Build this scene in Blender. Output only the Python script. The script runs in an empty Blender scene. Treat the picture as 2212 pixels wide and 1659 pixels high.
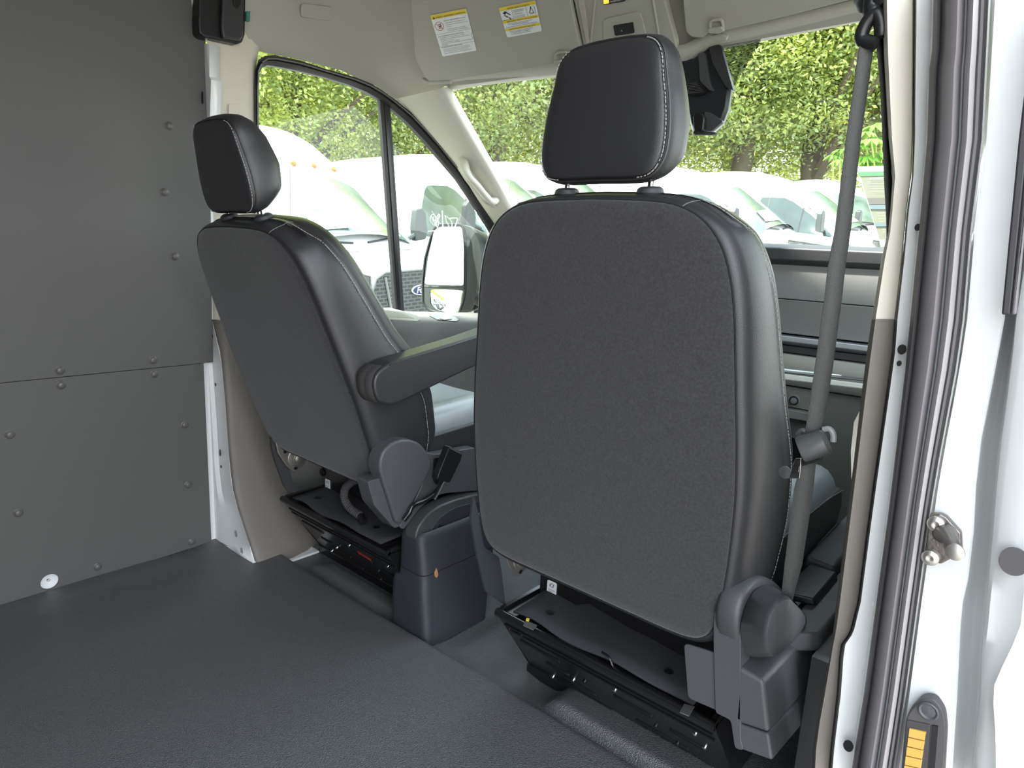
import bpy, bmesh, math, random
from mathutils import Vector, Matrix
random.seed(7)
S = bpy.context.scene
COL = S.collection

# ------------------------------------------------------------------ camera
W, H, F = 2212.0, 1659.0, 1450.0
CX, CY = 1106.0, 829.5
CAM = Vector((1.05, 0.0, 0.96))
def _d(x, y): return Vector((x - CX, -(y - CY), -F)).normalized()
_ex = -_d(-594, 444); _ey = _d(2396, 594)
_ey = (_ey - _ex * _ex.dot(_ey)).normalized(); _ez = _ex.cross(_ey)
ROT = Matrix((_ex, _ey, _ez))                       # camera space -> world
cam = bpy.data.cameras.new('camera'); co = bpy.data.objects.new('camera', cam); COL.objects.link(co)
co.matrix_world = Matrix.Translation(CAM) @ ROT.to_4x4()
cam.sensor_width = 36; cam.lens = 36 * F / W; cam.clip_start = .02; cam.clip_end = 400
cam.dof.use_dof = False
S.camera = co
def ray(x, y): return (ROT @ Vector((x - CX, -(y - CY), -F))).normalized()
def at(x, y, ax, val):
    """the point of the plane axis=val that is seen at a pixel of the photograph"""
    r = ray(x, y); return CAM + r * ((val - CAM[ax]) / r[ax])
def atp(x, y, P0, n):
    r = ray(x, y); return CAM + r * ((Vector(P0) - CAM).dot(n) / r.dot(n))

# ------------------------------------------------------------------ light
S.view_settings.view_transform = 'Standard'; S.view_settings.look = 'None'
S.view_settings.gamma = 1.0; S.view_settings.use_curve_mapping = False
S.view_settings.exposure = 1.0
w = bpy.data.worlds.new('sky'); S.world = w; w.use_nodes = True
nt = w.node_tree; nt.nodes.clear()
bg = nt.nodes.new('ShaderNodeBackground'); wo = nt.nodes.new('ShaderNodeOutputWorld')
tc = nt.nodes.new('ShaderNodeTexCoord'); sx = nt.nodes.new('ShaderNodeSeparateXYZ'); cr = nt.nodes.new('ShaderNodeValToRGB')
nt.links.new(tc.outputs['Generated'], sx.inputs[0]); nt.links.new(sx.outputs['Z'], cr.inputs[0])
cr.color_ramp.elements[0].color = (.93, .96, 1, 1); cr.color_ramp.elements[1].color = (.72, .86, 1, 1)
cr.color_ramp.elements[0].position = .1
nt.links.new(cr.outputs[0], bg.inputs[0]); bg.inputs[1].default_value = 3.0
nt.links.new(bg.outputs[0], wo.inputs[0])
sun = bpy.data.lights.new('sun', 'SUN'); sun.energy = 10.0; sun.angle = math.radians(6); sun.color = (1, .96, .88)
so = bpy.data.objects.new('sun', sun); COL.objects.link(so)
so.rotation_euler = Vector((.30, .55, -1.0)).to_track_quat('-Z', 'Y').to_euler()

# ------------------------------------------------------------------ materials
MATS = {}
def mat(name, col, rough=.5, metal=0., bump=0., bscale=200., spec=.5, coat=0., sheen=0., var=0., vscale=3., emit=None, estr=1., trans=0., vor=False):
    m = bpy.data.materials.new(name); m.use_nodes = True; n = m.node_tree; b = n.nodes['Principled BSDF']
    b.inputs['Base Color'].default_value = (*col, 1); b.inputs['Roughness'].default_value = rough
    b.inputs['Metallic'].default_value = metal; b.inputs['Specular IOR Level'].default_value = spec
    b.inputs['Coat Weight'].default_value = coat; b.inputs['Sheen Weight'].default_value = sheen
    b.inputs['Transmission Weight'].default_value = trans
    if emit: b.inputs['Emission Color'].default_value = (*emit, 1); b.inputs['Emission Strength'].default_value = estr
    t = n.nodes.new('ShaderNodeTexCoord')
    if bump:
        if vor:
            x = n.nodes.new('ShaderNodeTexVoronoi'); x.inputs['Scale'].default_value = bscale; o = x.outputs['Distance']
        else:
            x = n.nodes.new('ShaderNodeTexNoise'); x.inputs['Scale'].default_value = bscale; x.inputs['Detail'].default_value = 3; o = x.outputs['Fac']
        bp = n.nodes.new('ShaderNodeBump'); bp.inputs['Strength'].default_value = bump; bp.inputs['Distance'].default_value = .002
        n.links.new(t.outputs['Object'], x.inputs['Vector']); n.links.new(o, bp.inputs['Height']); n.links.new(bp.outputs[0], b.inputs['Normal'])
    if var:
        x = n.nodes.new('ShaderNodeTexNoise'); x.inputs['Scale'].default_value = vscale; x.inputs['Detail'].default_value = 4
        r = n.nodes.new('ShaderNodeMapRange'); r.inputs[1].default_value = .3; r.inputs[2].default_value = .7
        r.inputs[3].default_value = 1 - var; r.inputs[4].default_value = 1 + var
        mx = n.nodes.new('ShaderNodeVectorMath'); mx.operation = 'SCALE'; mx.inputs[0].default_value = col
        n.links.new(t.outputs['Object'], x.inputs['Vector']); n.links.new(x.outputs['Fac'], r.inputs[0])
        n.links.new(r.outputs[0], mx.inputs['Scale']); n.links.new(mx.outputs[0], b.inputs['Base Color'])
    MATS[name] = m; return m
def glass_mat(name, tint, gl=.08, rough=.0, base=None):
    """thin pane: clear tinted pass-through with a weak mirror reflection"""
    m = bpy.data.materials.new(name); m.use_nodes = True; n = m.node_tree; n.nodes.clear()
    tr = n.nodes.new('ShaderNodeBsdfTransparent'); tr.inputs[0].default_value = (*tint, 1)
    g = n.nodes.new('ShaderNodeBsdfGlossy'); g.inputs['Roughness'].default_value = rough
    mx = n.nodes.new('ShaderNodeMixShader'); lw0 = n.nodes.new('ShaderNodeLayerWeight'); lw0.inputs[0].default_value = .5
    pw = n.nodes.new('ShaderNodeMath'); pw.operation = 'POWER'; pw.inputs[1].default_value = 5; n.links.new(lw0.outputs['Facing'], pw.inputs[0])
    lw = n.nodes.new('ShaderNodeMapRange'); lw.inputs[3].default_value = gl*.5; lw.inputs[4].default_value = .8; n.links.new(pw.outputs[0], lw.inputs[0])
    o = n.nodes.new('ShaderNodeOutputMaterial')
    n.links.new(lw.outputs[0], mx.inputs[0]); n.links.new(tr.outputs[0], mx.inputs[1]); n.links.new(g.outputs[0], mx.inputs[2])
    n.links.new(mx.outputs[0], o.inputs[0]); MATS[name] = m; return m
liner = mat('liner', (.094, .092, .088), .62, bump=.12, bscale=900)
floorm = mat('floor_mat', (.100, .102, .105), .40, bump=.75, bscale=420, spec=.8, vor=True, var=.35, vscale=500)
fabric = mat('fabric', (.030, .029, .032), .95, bump=.5, bscale=700, sheen=.25, var=.35, vscale=260)
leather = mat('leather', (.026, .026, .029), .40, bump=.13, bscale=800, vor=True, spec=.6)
leather_glare = mat('leather_seat_glare', (.24, .26, .28), .34, bump=.1, bscale=800, vor=True, spec=.8)  # dark cushion leather with the windscreen glare painted into its colour
plas = mat('dark_plastic', (.040, .040, .044), .48, bump=.25, bscale=1200)
plas2 = mat('grey_plastic', (.072, .072, .078), .42, bump=.2, bscale=1400)
plasb = mat('blue_black_plastic', (.034, .038, .046), .45, bump=.3, bscale=1200)
black = mat('black_plastic', (.012, .012, .013), .35)
gloss = mat('gloss_black_metal', (.009, .009, .010), .24, spec=.7)
felt = mat('felt', (.045, .045, .05), 1., bump=.3, bscale=800)
webm = mat('belt_webbing', (.095, .095, .092), .8, bump=.6, bscale=500)
head = mat('headliner', (.42, .405, .36), .95, bump=.2, bscale=900)
visorm = mat('visor_vinyl', (.41, .395, .345), .8, bump=.15, bscale=700)
cream = mat('cream_trim', (.66, .61, .52), .6, bump=.1, bscale=900)
apil = mat('pillar_trim', (.54, .52, .45), .6, bump=.1, bscale=900)
taupe = mat('taupe_trim', (.175, .155, .135), .55, bump=.15, bscale=900)
dashm = mat('dash_grey', (.16, .16, .155), .5, bump=.15, bscale=900)
dashd = mat('dash_dark', (.035, .035, .037), .45, bump=.15, bscale=900)
doorm = mat('door_grey', (.20, .195, .185), .5, bump=.15, bscale=900)
silver = mat('silver_trim', (.45, .46, .48), .3, metal=.8)
chrome = mat('chrome', (.8, .8, .8), .12, metal=1)
steel = mat('zinc_steel', (.55, .52, .48), .35, metal=.9)
white = mat('white_paint', (.78, .79, .79), .35, coat=.5)
vanw = mat('van_white', (.82, .83, .84), .3, coat=.5)
seal = mat('rubber_seal', (.030, .029, .031), .55)
sealg = mat('grey_rubber', (.15, .14, .145), .5); seald = mat('dark_seal', (.095, .09, .095), .5)
stitch = mat('white_thread', (.34, .34, .32), .8)
paper = mat('paper', (.80, .82, .84), .5)
yellow = mat('label_yellow', (.80, .62, .03), .5)
ink = mat('ink', (.02, .02, .02), .6)
inkg = mat('ink_grey', (.16, .16, .16), .6)
red = mat('ink_red', (.6, .05, .06), .6)
redd = mat('mark_red', (.35, .03, .02), .6)
amber = mat('amber_lens', (.30, .10, .004), .35)
orange = mat('orange_lamp', (.9, .3, .02), .4, emit=(1, .32, .03), estr=1.2)
copper = mat('orange_pad', (.62, .36, .08), .45)
rubber = mat('tyre', (.02, .02, .02), .8)
mirror = mat('mirror_glass', (.93, .95, .95), .0, metal=1)
chalk = mat('white_marker', (.80, .84, .80), .7)
bark = mat('bark', (.16, .13, .10), .9, bump=.6, bscale=30)
brown = mat('dead_leaf', (.45, .22, .09), .8)
asphalt = mat('asphalt', (.20, .185, .165), .9, var=.12, vscale=6)
vglass = mat('van_glass', (.035, .055, .050), .12, spec=.8, var=.35, vscale=1.6)
vwind = mat('van_windshield', (.085, .115, .105), .10, spec=.9, var=.7, vscale=1.1)  # opaque pane, greenish glare on the glass painted into its colour
grey_m = mat('mirror_shell', (.040, .046, .045), .5)
lamp = mat('headlight_glass', (.09, .105, .105), .12, coat=1, var=.5, vscale=7)
blue = mat('emblem_blue', (.006, .022, .08), .25)
whitep = mat('emblem_white', (.75, .76, .78), .3)
teal = mat('green_tape', (.05, .18, .15), .4)
bann = mat('banner_tan', (.115, .118, .085), .7)
banng = mat('banner_green', (.045, .12, .06), .7)
bannb = mat('banner_blue', (.075, .11, .125), .7)
bannt = mat('banner_taupe', (.07, .066, .058), .7)
clearg = glass_mat('window_glass', (.88, .95, .91))
winds = glass_mat('windscreen_glass', (.92, .975, .94))
def leafm(name, col, tr=.4):
    m = mat(name, col, .55, var=.45, vscale=1.3); n = m.node_tree; b = n.nodes['Principled BSDF']
    t = n.nodes.new('ShaderNodeBsdfTranslucent'); t.inputs[0].default_value = (col[0] * 1.5, col[1] * 1.3, col[2] * .7, 1)
    mx = n.nodes.new('ShaderNodeMixShader'); mx.inputs[0].default_value = tr
    o = n.nodes['Material Output']; n.links.new(b.outputs[0], mx.inputs[1]); n.links.new(t.outputs[0], mx.inputs[2]); n.links.new(mx.outputs[0], o.inputs[0]); return m
leaf1 = leafm('leaf_lit_yellow_green', (.66, .72, .30), .5); leaf2 = leafm('leaf_green', (.50, .60, .27), .5); leaf3 = leafm('leaf_deep', (.32, .42, .22), .45); leaf4 = leafm('leaf_lime', (.15, .32, .06))
# grille mesh pattern (hexagon-like openings)
def grille_mat():
    m = bpy.data.materials.new('grille_mesh'); m.use_nodes = True; n = m.node_tree; b = n.nodes['Principled BSDF']
    t = n.nodes.new('ShaderNodeTexCoord'); mp = n.nodes.new('ShaderNodeMapping'); br = n.nodes.new('ShaderNodeTexBrick')
    mp.inputs['Rotation'].default_value = (0, 0, 0)
    sp = n.nodes.new('ShaderNodeSeparateXYZ'); cb = n.nodes.new('ShaderNodeCombineXYZ')
    n.links.new(t.outputs['Object'], sp.inputs[0]); n.links.new(sp.outputs['Y'], cb.inputs['X']); n.links.new(sp.outputs['Z'], cb.inputs['Y'])
    br.inputs['Scale'].default_value = 1; br.inputs['Brick Width'].default_value = .085; br.inputs['Row Height'].default_value = .036
    br.inputs['Mortar Size'].default_value = .007; br.inputs['Mortar Smooth'].default_value = .2
    br.inputs['Color1'].default_value = (.015, .018, .018, 1); br.inputs['Color2'].default_value = (.02, .025, .025, 1); br.inputs['Mortar'].default_value = (.065, .072, .072, 1)
    n.links.new(cb.outputs[0], br.inputs['Vector']); n.links.new(br.outputs[0], b.inputs['Base Color']); b.inputs['Roughness'].default_value = .4
    return m
grillem = grille_mat()

# ------------------------------------------------------------------ mesh helpers
class MB:
    def __init__(s): s.v = []; s.f = []
    def add(s, vs, fs):
        k = len(s.v); s.v += [tuple(v) for v in vs]; s.f += [tuple(i + k for i in f) for f in fs]; return s
    def box(s, a, b, M=None):
        x0, y0, z0 = a; x1, y1, z1 = b
        vs = [Vector(p) for p in ((x0,y0,z0),(x1,y0,z0),(x1,y1,z0),(x0,y1,z0),(x0,y0,z1),(x1,y0,z1),(x1,y1,z1),(x0,y1,z1))]
        if M: vs = [M @ v for v in vs]
        return s.add(vs, [(0,3,2,1),(4,5,6,7),(0,1,5,4),(1,2,6,5),(2,3,7,6),(3,0,4,7)])
    def prism(s, pts, vec, M=None):
        vec = Vector(vec); n = len(pts); a = [Vector(p) for p in pts]; b = [p + vec for p in a]
        vs = a + b
        if M: vs = [M @ v for v in vs]
        return s.add(vs, [tuple(range(n))[::-1], tuple(range(n, 2*n))] + [(i, (i+1) % n, n+(i+1) % n, n+i) for i in range(n)])
    def rings(s, R, close=True, c0=True, c1=True):
        n = len(R[0]); m = len(R); vs = [p for r in R for p in r]; fs = []
        for j in range(m-1):
            for i in range(n if close else n-1):
                fs.append((j*n+i, j*n+(i+1) % n, (j+1)*n+(i+1) % n, (j+1)*n+i))
        if c0: fs.append(tuple(range(n))[::-1])
        if c1: fs.append(tuple(range((m-1)*n, m*n)))
        return s.add(vs, fs)
    def grid(s, R): return s.rings(R, False, False, False)
    def tube(s, path, r, n=10, flat=None, cap=True):
        path = [Vector(p) for p in path]; R = []; up = None
        for i, p in enumerate(path):
            d = (path[min(i+1, len(path)-1)] - path[max(i-1, 0)]).normalized()
            if up is None: up = Vector((0, 0, 1)) if abs(d.z) < .9 else Vector((1, 0, 0))
            a = d.cross(up).normalized(); b = a.cross(d).normalized(); up = b
            rr = r[i] if isinstance(r, (list, tuple)) else r
            R.append([p + a * math.cos(t) * rr + b * math.sin(t) * rr * (flat or 1) for t in [2*math.pi*k/n for k in range(n)]])
        return s.rings(R, True, cap, cap)
    def lathe(s, prof, o, ax, n=24):
        """prof: list of (radius, height along ax)"""
        ax = Vector(ax).normalized(); a = ax.orthogonal().normalized(); b = ax.cross(a); o = Vector(o)
        return s.rings([[o + ax*h + (a*math.cos(t) + b*math.sin(t))*r for t in [2*math.pi*k/n for k in range(n)]] for r, h in prof])
    def sheet(s, pts, nrm, th):
        """closed outline pts given a thickness th along nrm"""
        return s.prism(pts, Vector(nrm).normalized() * th)
def ob(name, mb, m, parent=None, smooth=40, bevel=0, bseg=3, sub=0, data=None):
    me = data or bpy.data.meshes.new(name)
    if not data:
        me.from_pydata([tuple(v) for v in mb.v], [], mb.f); me.validate()
        bm = bmesh.new(); bm.from_mesh(me); bmesh.ops.remove_doubles(bm, verts=bm.verts, dist=1e-6); bmesh.ops.recalc_face_normals(bm, faces=bm.faces); bm.to_mesh(me); bm.free()
        for mm in (m if isinstance(m, (list, tuple)) else [m]): me.materials.append(mm)
        me.polygons.foreach_set('use_smooth', [bool(smooth)] * len(me.polygons))
        if smooth and smooth < 180 and not bevel: me.set_sharp_from_angle(angle=math.radians(smooth))
    o = bpy.data.objects.new(name, me); COL.objects.link(o)
    if parent: o.parent = parent
    if bevel:
        b = o.modifiers.new('bevel', 'BEVEL'); b.width = bevel; b.segments = bseg; b.limit_method = 'ANGLE'; b.angle_limit = math.radians(35); b.harden_normals = True
        if not smooth: me.polygons.foreach_set('use_smooth', [True] * len(me.polygons))
    if sub:
        q = o.modifiers.new('sub', 'SUBSURF'); q.levels = sub; q.render_levels = sub
    return o
def tag(o, label, cat, group=None, kind=None):
    if label: o['label'] = label
    if cat: o['category'] = cat
    if group: o['group'] = group
    if kind: o['kind'] = kind
    return o
def thing(name, label, cat, loc=(0, 0, 0), group=None, kind=None):
    o = bpy.data.objects.new(name, None); COL.objects.link(o); o.location = loc; o.empty_display_size = .05
    return tag(o, label, cat, group, kind)
def struct(o, label, cat=None): return tag(o, label, cat or o.name.split('_')[0], kind='structure')
def cr_(pts, n=6, closed=False):
    """Catmull-Rom through the points"""
    P = [Vector(p) for p in pts]; out = []; m = len(P)
    for i in range(m if closed else m-1):
        p1, p2 = P[i], P[(i+1) % m]
        p0 = P[i-1] if (closed or i > 0) else p1*2 - p2
        p3 = P[(i+2) % m] if (closed or i+2 < m) else p2*2 - p1
        for k in range(n):
            t = k/n; out.append(.5*((2*p1) + (p2-p0)*t + (2*p0-5*p1+4*p2-p3)*t*t + (3*p1-p0-3*p2+p3)*t**3))
    if not closed: out.append(P[-1])
    return out
def textmesh(s, size, M, mb, bold=0.):
    """adds the outline of a line of text to mb, transformed by M"""
    c = bpy.data.curves.new('t', 'FONT'); c.body = s; c.size = size; c.resolution_u = 2; c.offset = bold
    o = bpy.data.objects.new('t', c); me = bpy.data.meshes.new_from_object(o)
    mb.add([M @ v.co for v in me.vertices], [tuple(p.vertices) for p in me.polygons])
    bpy.data.objects.remove(o); bpy.data.meshes.remove(me); bpy.data.curves.remove(c)
def frame(o, xa, ya):
    xa = Vector(xa).normalized(); ya = Vector(ya); ya = (ya - xa*xa.dot(ya)).normalized(); z = xa.cross(ya)
    M = Matrix((xa, ya, z)).transposed().to_4x4(); M.translation = Vector(o); return M
def dup(root):
    r = root.copy(); COL.objects.link(r)
    for ch in root.children:
        c = ch.copy(); COL.objects.link(c); c.parent = r
        for g in ch.children:
            d = g.copy(); COL.objects.link(d); d.parent = c
    return r
def lerp(a, b, t): return a + (b - a) * t
def interp(tab, x):
    if x <= tab[0][0]: return tab[0][1]
    for (a, va), (b, vb) in zip(tab, tab[1:]):
        if x <= b: return va + (vb - va) * (x - a) / (b - a)
    return tab[-1][1]
def sst(a, b, x): t = max(0, min(1, (x-a)/(b-a))); return t*t*(3-2*t)

# ================================================================== SHELL
# floor: heavy rubber cargo mat, moulded step along the front edge, lower cab floor beyond it
def fh(x, y):
    z = 0.0
    edge = 1.0 + .01*math.sin(x*3)
    z -= .030 * sst(edge, edge + .035, y)
    if y > edge:
        # raised bulkhead rail in front of the passenger seat base, with a pressed notch at its end
        t = sst(.27, .31, x) * sst(1.035, 1.06, y)
        z += .032 * t
        t2 = sst(-.62, -.58, x) * (1 - sst(-.23, -.19, x)) * sst(1.04, 1.06, y) * (1 - sst(1.09, 1.11, y))
        z += .016 * t2
        # tunnel hump between the seats
        z += .012 * math.exp(-((x-.06)/.07)**2) * sst(1.05, 1.2, y)
        z += .006 * math.sin((x+.02)*42) * sst(1.04, 1.1, y) * (1-sst(.16, .26, abs(x-.06)))
    z += .02 * sst(-.80, -.90, x) * (1 - sst(.7, .9, y)) * .4
    # soft long waves of the loose mat
    z += .0025*math.sin(y*9 + x*4)*(1-sst(.9, 1.0, y)) + .002*math.sin(x*11 - y*6)*(1-sst(.9, 1.0, y))
    return z
xs = [-.96 + i*.02 for i in range(97)]
ys = [-2.6 + i*.1 for i in range(32)] + [.6 + i*.03 for i in range(11)] + [.935 + i*.0075 for i in range(32)] + [1.2 + i*.05 for i in range(26)]
g = MB().grid([[Vector((x, y, fh(x, y))) for x in xs] for y in ys])
struct(ob('floor', g, floorm, smooth=180), 'dark grey textured rubber mat over the whole van floor')

# left cargo wall: white body side behind the grey liner panels
WX = -.908
g = MB().box((-1.0, -2.6, -.05), (-.945, .93, 1.95))
struct(ob('wall_left', g, white), 'white painted body side behind the grey lining boards')
lp = thing('liner_panel', 'large dark grey lining board covering the upper left cargo wall', 'wall panel', (WX, -.8, 1.2))
lq = thing('liner_panel', 'dark grey lining board low on the left cargo wall, with a round white recess', 'wall panel', (WX, -.8, .3))
def liner_board(root, pts):
    o = root.location
    return ob('board', MB().prism([(WX - o.x, y - o.y, z - o.z) for y, z in pts], (-.006, 0, 0)), liner, root, bevel=.0015)
liner_board(lp, [(-2.55, .5745), (.905, .5745), (.905, .70), (.915, 1.0), (.925, 1.95), (-2.55, 1.95)])
# lower board with the round cut-out
hy, hz, hr = .446, .031, .021
board = [(-2.55, .002), (hy, .006), (hy, hz-hr)] + [(hy+hr*math.sin(t), hz-hr*math.cos(t)) for t in [math.pi*2*k/28 for k in range(1, 28)]] + [(hy-.0004, hz-hr), (hy-.0004, .006), (-2.55, .006)]
o = lq.location
outer = [(-2.55, .004), (.70, .006), (.82, .008), (.875, .012), (.875, .5735), (-2.55, .5735)]
bm = bmesh.new()
vo = [bm.verts.new((WX-o.x, y-o.y, z-o.z)) for y, z in outer]; vh = [bm.verts.new((WX-o.x, hy+hr*math.cos(t)-o.y, hz+hr*math.sin(t)-o.z)) for t in [2*math.pi*k/28 for k in range(28)]]
es = [bm.edges.new((vo[i], vo[(i+1) % len(vo)])) for i in range(len(vo))] + [bm.edges.new((vh[i], vh[(i+1) % 28])) for i in range(28)]
bmesh.ops.triangle_fill(bm, use_beauty=True, edges=es)
ext = bmesh.ops.extrude_face_region(bm, geom=bm.faces[:]); bmesh.ops.translate(bm, verts=[v for v in ext['geom'] if isinstance(v, bmesh.types.BMVert)], vec=(-.006, 0, 0))
bmesh.ops.recalc_face_normals(bm, faces=bm.faces); me = bpy.data.meshes.new('board'); bm.to_mesh(me); bm.free(); me.materials.append(liner)
bo = bpy.data.objects.new('board', me); COL.objects.link(bo); bo.parent = lq
cup = MB().lathe([(.0005, -.012), (.004, -.012), (.0045, -.004), (.009, -.003), (hr+.004, .0005), (hr+.004, -.014)], (WX-o.x-.008, hy-o.y, hz-o.z), (1, 0, 0), 28)
ob('recess', cup, white, lq)['label'] = 'white painted cup showing through the round hole'
ob('bolt_hole', MB().lathe([(.0045, 0), (.0045, .001)], (WX-o.x-.0195, hy-o.y-.002, hz-o.z+.002), (1, 0, 0), 14), black, lq)
riv = MB().lathe([(.0115, 0), (.0115, .0012), (.0095, .002), (.008, .0045), (.0055, .006), (.0001, .0064)], (0, 0, 0), (1, 0, 0), 20)
def rivet(root, y, z, first=[None]):
    if first[0] is None: r = ob('rivet', riv, mat('rivet_grey', (.105, .10, .096), .38), root); first[0] = r
    else: r = first[0].copy(); COL.objects.link(r); r.parent = root
    r.location = (WX - root.location.x, y - root.location.y, z - root.location.z)
for y, z in [(.812, 1.227), (.791, 1.054), (.809, .883), (.736, .597), (.511, .592), (.0, .592), (-.5, .592), (.1, 1.2)][:6]: rivet(lp, y, z)
for y, z in [(.736, .557), (.511, .554), (.394, .444), (.394, .239), (.812, .397), (.813, .212), (.815, .028), (.559, .035), (0, .554)]: rivet(lq, y, z)

# left B pillar: white sheet-metal channel beside the lining, cream and taupe trim in front of it
def col(tab, Y, x0=None): return [at(x, y, 1, Y) for y, x in tab]
wl = [(95, 430), (300, 440), (500, 446), (780, 451), (786, 440), (1020, 452), (1165, 462), (1178, 466)]
wr = [(95, 452), (165, 452), (172, 456), (300, 452), (500, 456), (690, 458), (780, 478), (875, 487), (1020, 497), (1060, 503), (1130, 524), (1217, 552)]
def poly_at(tab, y):
    return interp(tab, y)
yy = sorted(set([95, 165, 172, 300, 400, 500, 600, 690, 740, 780, 786, 830, 875, 930, 985, 1020, 1035, 1060, 1095, 1130, 1160, 1178]))
g = MB()
rows = []
for y in yy:
    xl = poly_at(wl, y) - 14; xr = poly_at(wr, y)
    a = at(xl, y, 1, .905); b = at(lerp(xl, xr, .45), y, 1, .905); c = at(lerp(xl, xr, .62), y, 1, .915); d = at(xr, y, 1, .915)
    a.x = min(a.x, -.9165)
    rows.append([a + Vector((0, .03, 0)), a, b, c, d, d + Vector((0, .03, 0))])
zb = rows[-1][1].z
rows.append([Vector((-.93, .935, -.004)), Vector((-.918, .905, -.004)), Vector((-.86, .905, -.004)), Vector((-.80, .905, -.004)), Vector((-.712, .908, -.004)), Vector((-.712, .935, -.004))])
g.grid(rows)
o = ob('trim_1', g, white, smooth=30); struct(o, 'white painted sheet metal channel of the left B pillar', 'pillar')
sm = o.modifiers.new('sol', 'SOLIDIFY'); sm.thickness = .0012
def spot(name, px, py, rx, rz, m, Y=.9, parent=None, th=.0015):
    p = at(px, py, 1, Y); mb = MB()
    mb.prism([(p.x + rx*math.cos(t), Y, p.z + rz*math.sin(t)) for t in [2*math.pi*k/18 for k in range(18)]], (0, -th, 0))
    return ob(name, mb, m, parent, smooth=0)
for (px, py, rx, rz) in [(459, 726, .0035, .005), (466, 831, .0035, .005), (476, 978, .004, .011), (478, 1008, .0035, .005)]: spot('bolt_hole', px, py, rx, rz, black, .9125, o)
for (px, py) in [(511, 1153), (523, 1190)]: spot('grey_patch', px, py, .008, .011, mat('primer', (.42, .42, .41), .6), .9125, o)['label'] = 'round grey body plug'
for (px, py, hh) in [(437, 207, .012), (437, 218, .008)]: spot('slot', px+1, py, .005, hh, black, .903, o)

def surf3(rows, name, m, label=None, cat=None, smooth=180, th=0, parent=None):
    o = ob(name, MB().grid(rows), m, parent, smooth=smooth)
    if th: s_ = o.modifiers.new('sol', 'SOLIDIFY'); s_.thickness = th; s_.offset = 0
    if label and not parent: struct(o, label, cat)
    return o
# cream upper trim: from the channel to the window seal
rows = []
for y, x0, x1 in [(60, 447, 575), (88, 447, 560), (110, 449, 556), (150, 450, 549), (250, 452, 549), (400, 455, 552), (480, 456, 556), (560, 458, 560), (640, 459, 566), (690, 459, 572)]:
    a = at(x0, y, 1, .917); b = at(x1, y, 0, -.915)
    a2 = a.copy(); n_ = 6; r = [a + Vector((0, .0, 0))]
    r.append(Vector((lerp(a.x, -.905, .55), .925, a.z))); r.append(Vector((-.902, .955, lerp(a.z, b.z, .2)))); r.append(Vector((-.900, 1.0, lerp(a.z, b.z, .5)))); r.append(Vector((-.905, 1.05, lerp(a.z, b.z, .8)))); r.append(b + Vector((0, .004, 0))); r.append(b + Vector((-.03, .008, 0)))
    rows.append(r)
t2 = surf3(rows, 'trim_2', cream, 'cream plastic trim of the left B pillar beside the driver window', 'pillar trim')
# small square cap in the cream trim
p = [at(x, y, 0, -.898) for x, y in [(493, 225), (516, 225), (516, 262), (493, 262)]]
ob('cover_cap', MB().sheet(p, (1, 0, 0), .002), cream, t2, bevel=.0012)['label'] = 'small square trim cap'
# taupe lower trim, flaring inward to the floor
rows = []
for y, x0, zz in [(690, 459, 0), (760, 478, 0), (875, 488, 0), (960, 494, 0), (1003, 498, 0), (1004, 498, 1), (1060, 505, 0), (1100, 515, 0), (1140, 528, 0), (1180, 541, 0), (1210, 550, 0), (1217, 552, 0)]:
    a = at(x0, y, 1, .9145); k = .002 if zz else 0
    r = [a + Vector((-.012, .002, 0)), a + Vector((k, 0, 0))]
    tp = sst(.30, 0, a.z)
    fwd = max(a.x, -.902)
    if a.x < -.90: r += [Vector((-.905, .926, a.z)), Vector((-.899, .945, a.z)), Vector((-.897, .99, a.z)), Vector((-.897, 1.05, a.z)), Vector((-.90, 1.13, a.z)), Vector((-.91, 1.3, a.z))]
    else: r += [a + Vector((.006, .006, 0)), a + Vector((.009, .02, 0)), a + Vector((.010, .06, 0)), a + Vector((.008, .12, 0)), a + Vector((-.006, .18, 0)), a + Vector((-.07, .28, 0))]
    for q in r: q.x += k
    rows.append(r)
rows[-1] = [Vector((q.x, q.y, -.032)) for q in rows[-1]]
# ridge across the foot of the trim
surf3(rows, 'trim_3', taupe, 'taupe plastic trim flaring to the floor behind the driver seat', 'pillar trim')
# white sill seen under the taupe trim
struct(ob('trim_4', MB().box((-.80, 1.0, -.05), (-.69, 1.12, -.024)), white, bevel=.004), 'white painted sill edge below the taupe trim', 'sill')

# black plastic belt reel / guide housing in the top left corner
bh = thing('corner_housing', 'black plastic housing on the upper left pillar under the headliner', 'housing', (-.87, .95, 1.5))
P = [(430, -60), (429, 30), (428, 45), (430, 72), (440, 80), (470, 86), (512, 95), (524, 92), (530, 75), (533, -60)]
a = [at(x, y, 0, -.87) - bh.location for x, y in P]
ob('shell', MB().sheet(a, (-1, 0, 0), .05), black, bh, bevel=.006)
a = [at(x, y, 0, -.866) - bh.location for x, y in [(478, -60), (476, 20), (474, 60), (478, 84), (515, 90), (522, 80), (524, -60)]]
ob('side_face', MB().sheet(a, (1, 0, 0), .012), mat('worn_black', (.035, .037, .038), .38, bump=.3, bscale=60), bh, bevel=.006)
a = [at(x, y, 0, -.855) - bh.location for x, y in [(500, -20), (503, 12), (512, 20), (519, 12), (520, -20)]]
ob('button', MB().sheet(a, (1, 0, 0), .004), black, bh, bevel=.002)
a = [at(x, y, 0, -.872) - bh.location for x, y in [(528, 26), (536, 26), (535, 48), (528, 46)]]
ob('tape', MB().sheet(a, (1, 0, 0), .012), teal, bh)['label'] = 'small teal tape'

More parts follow.
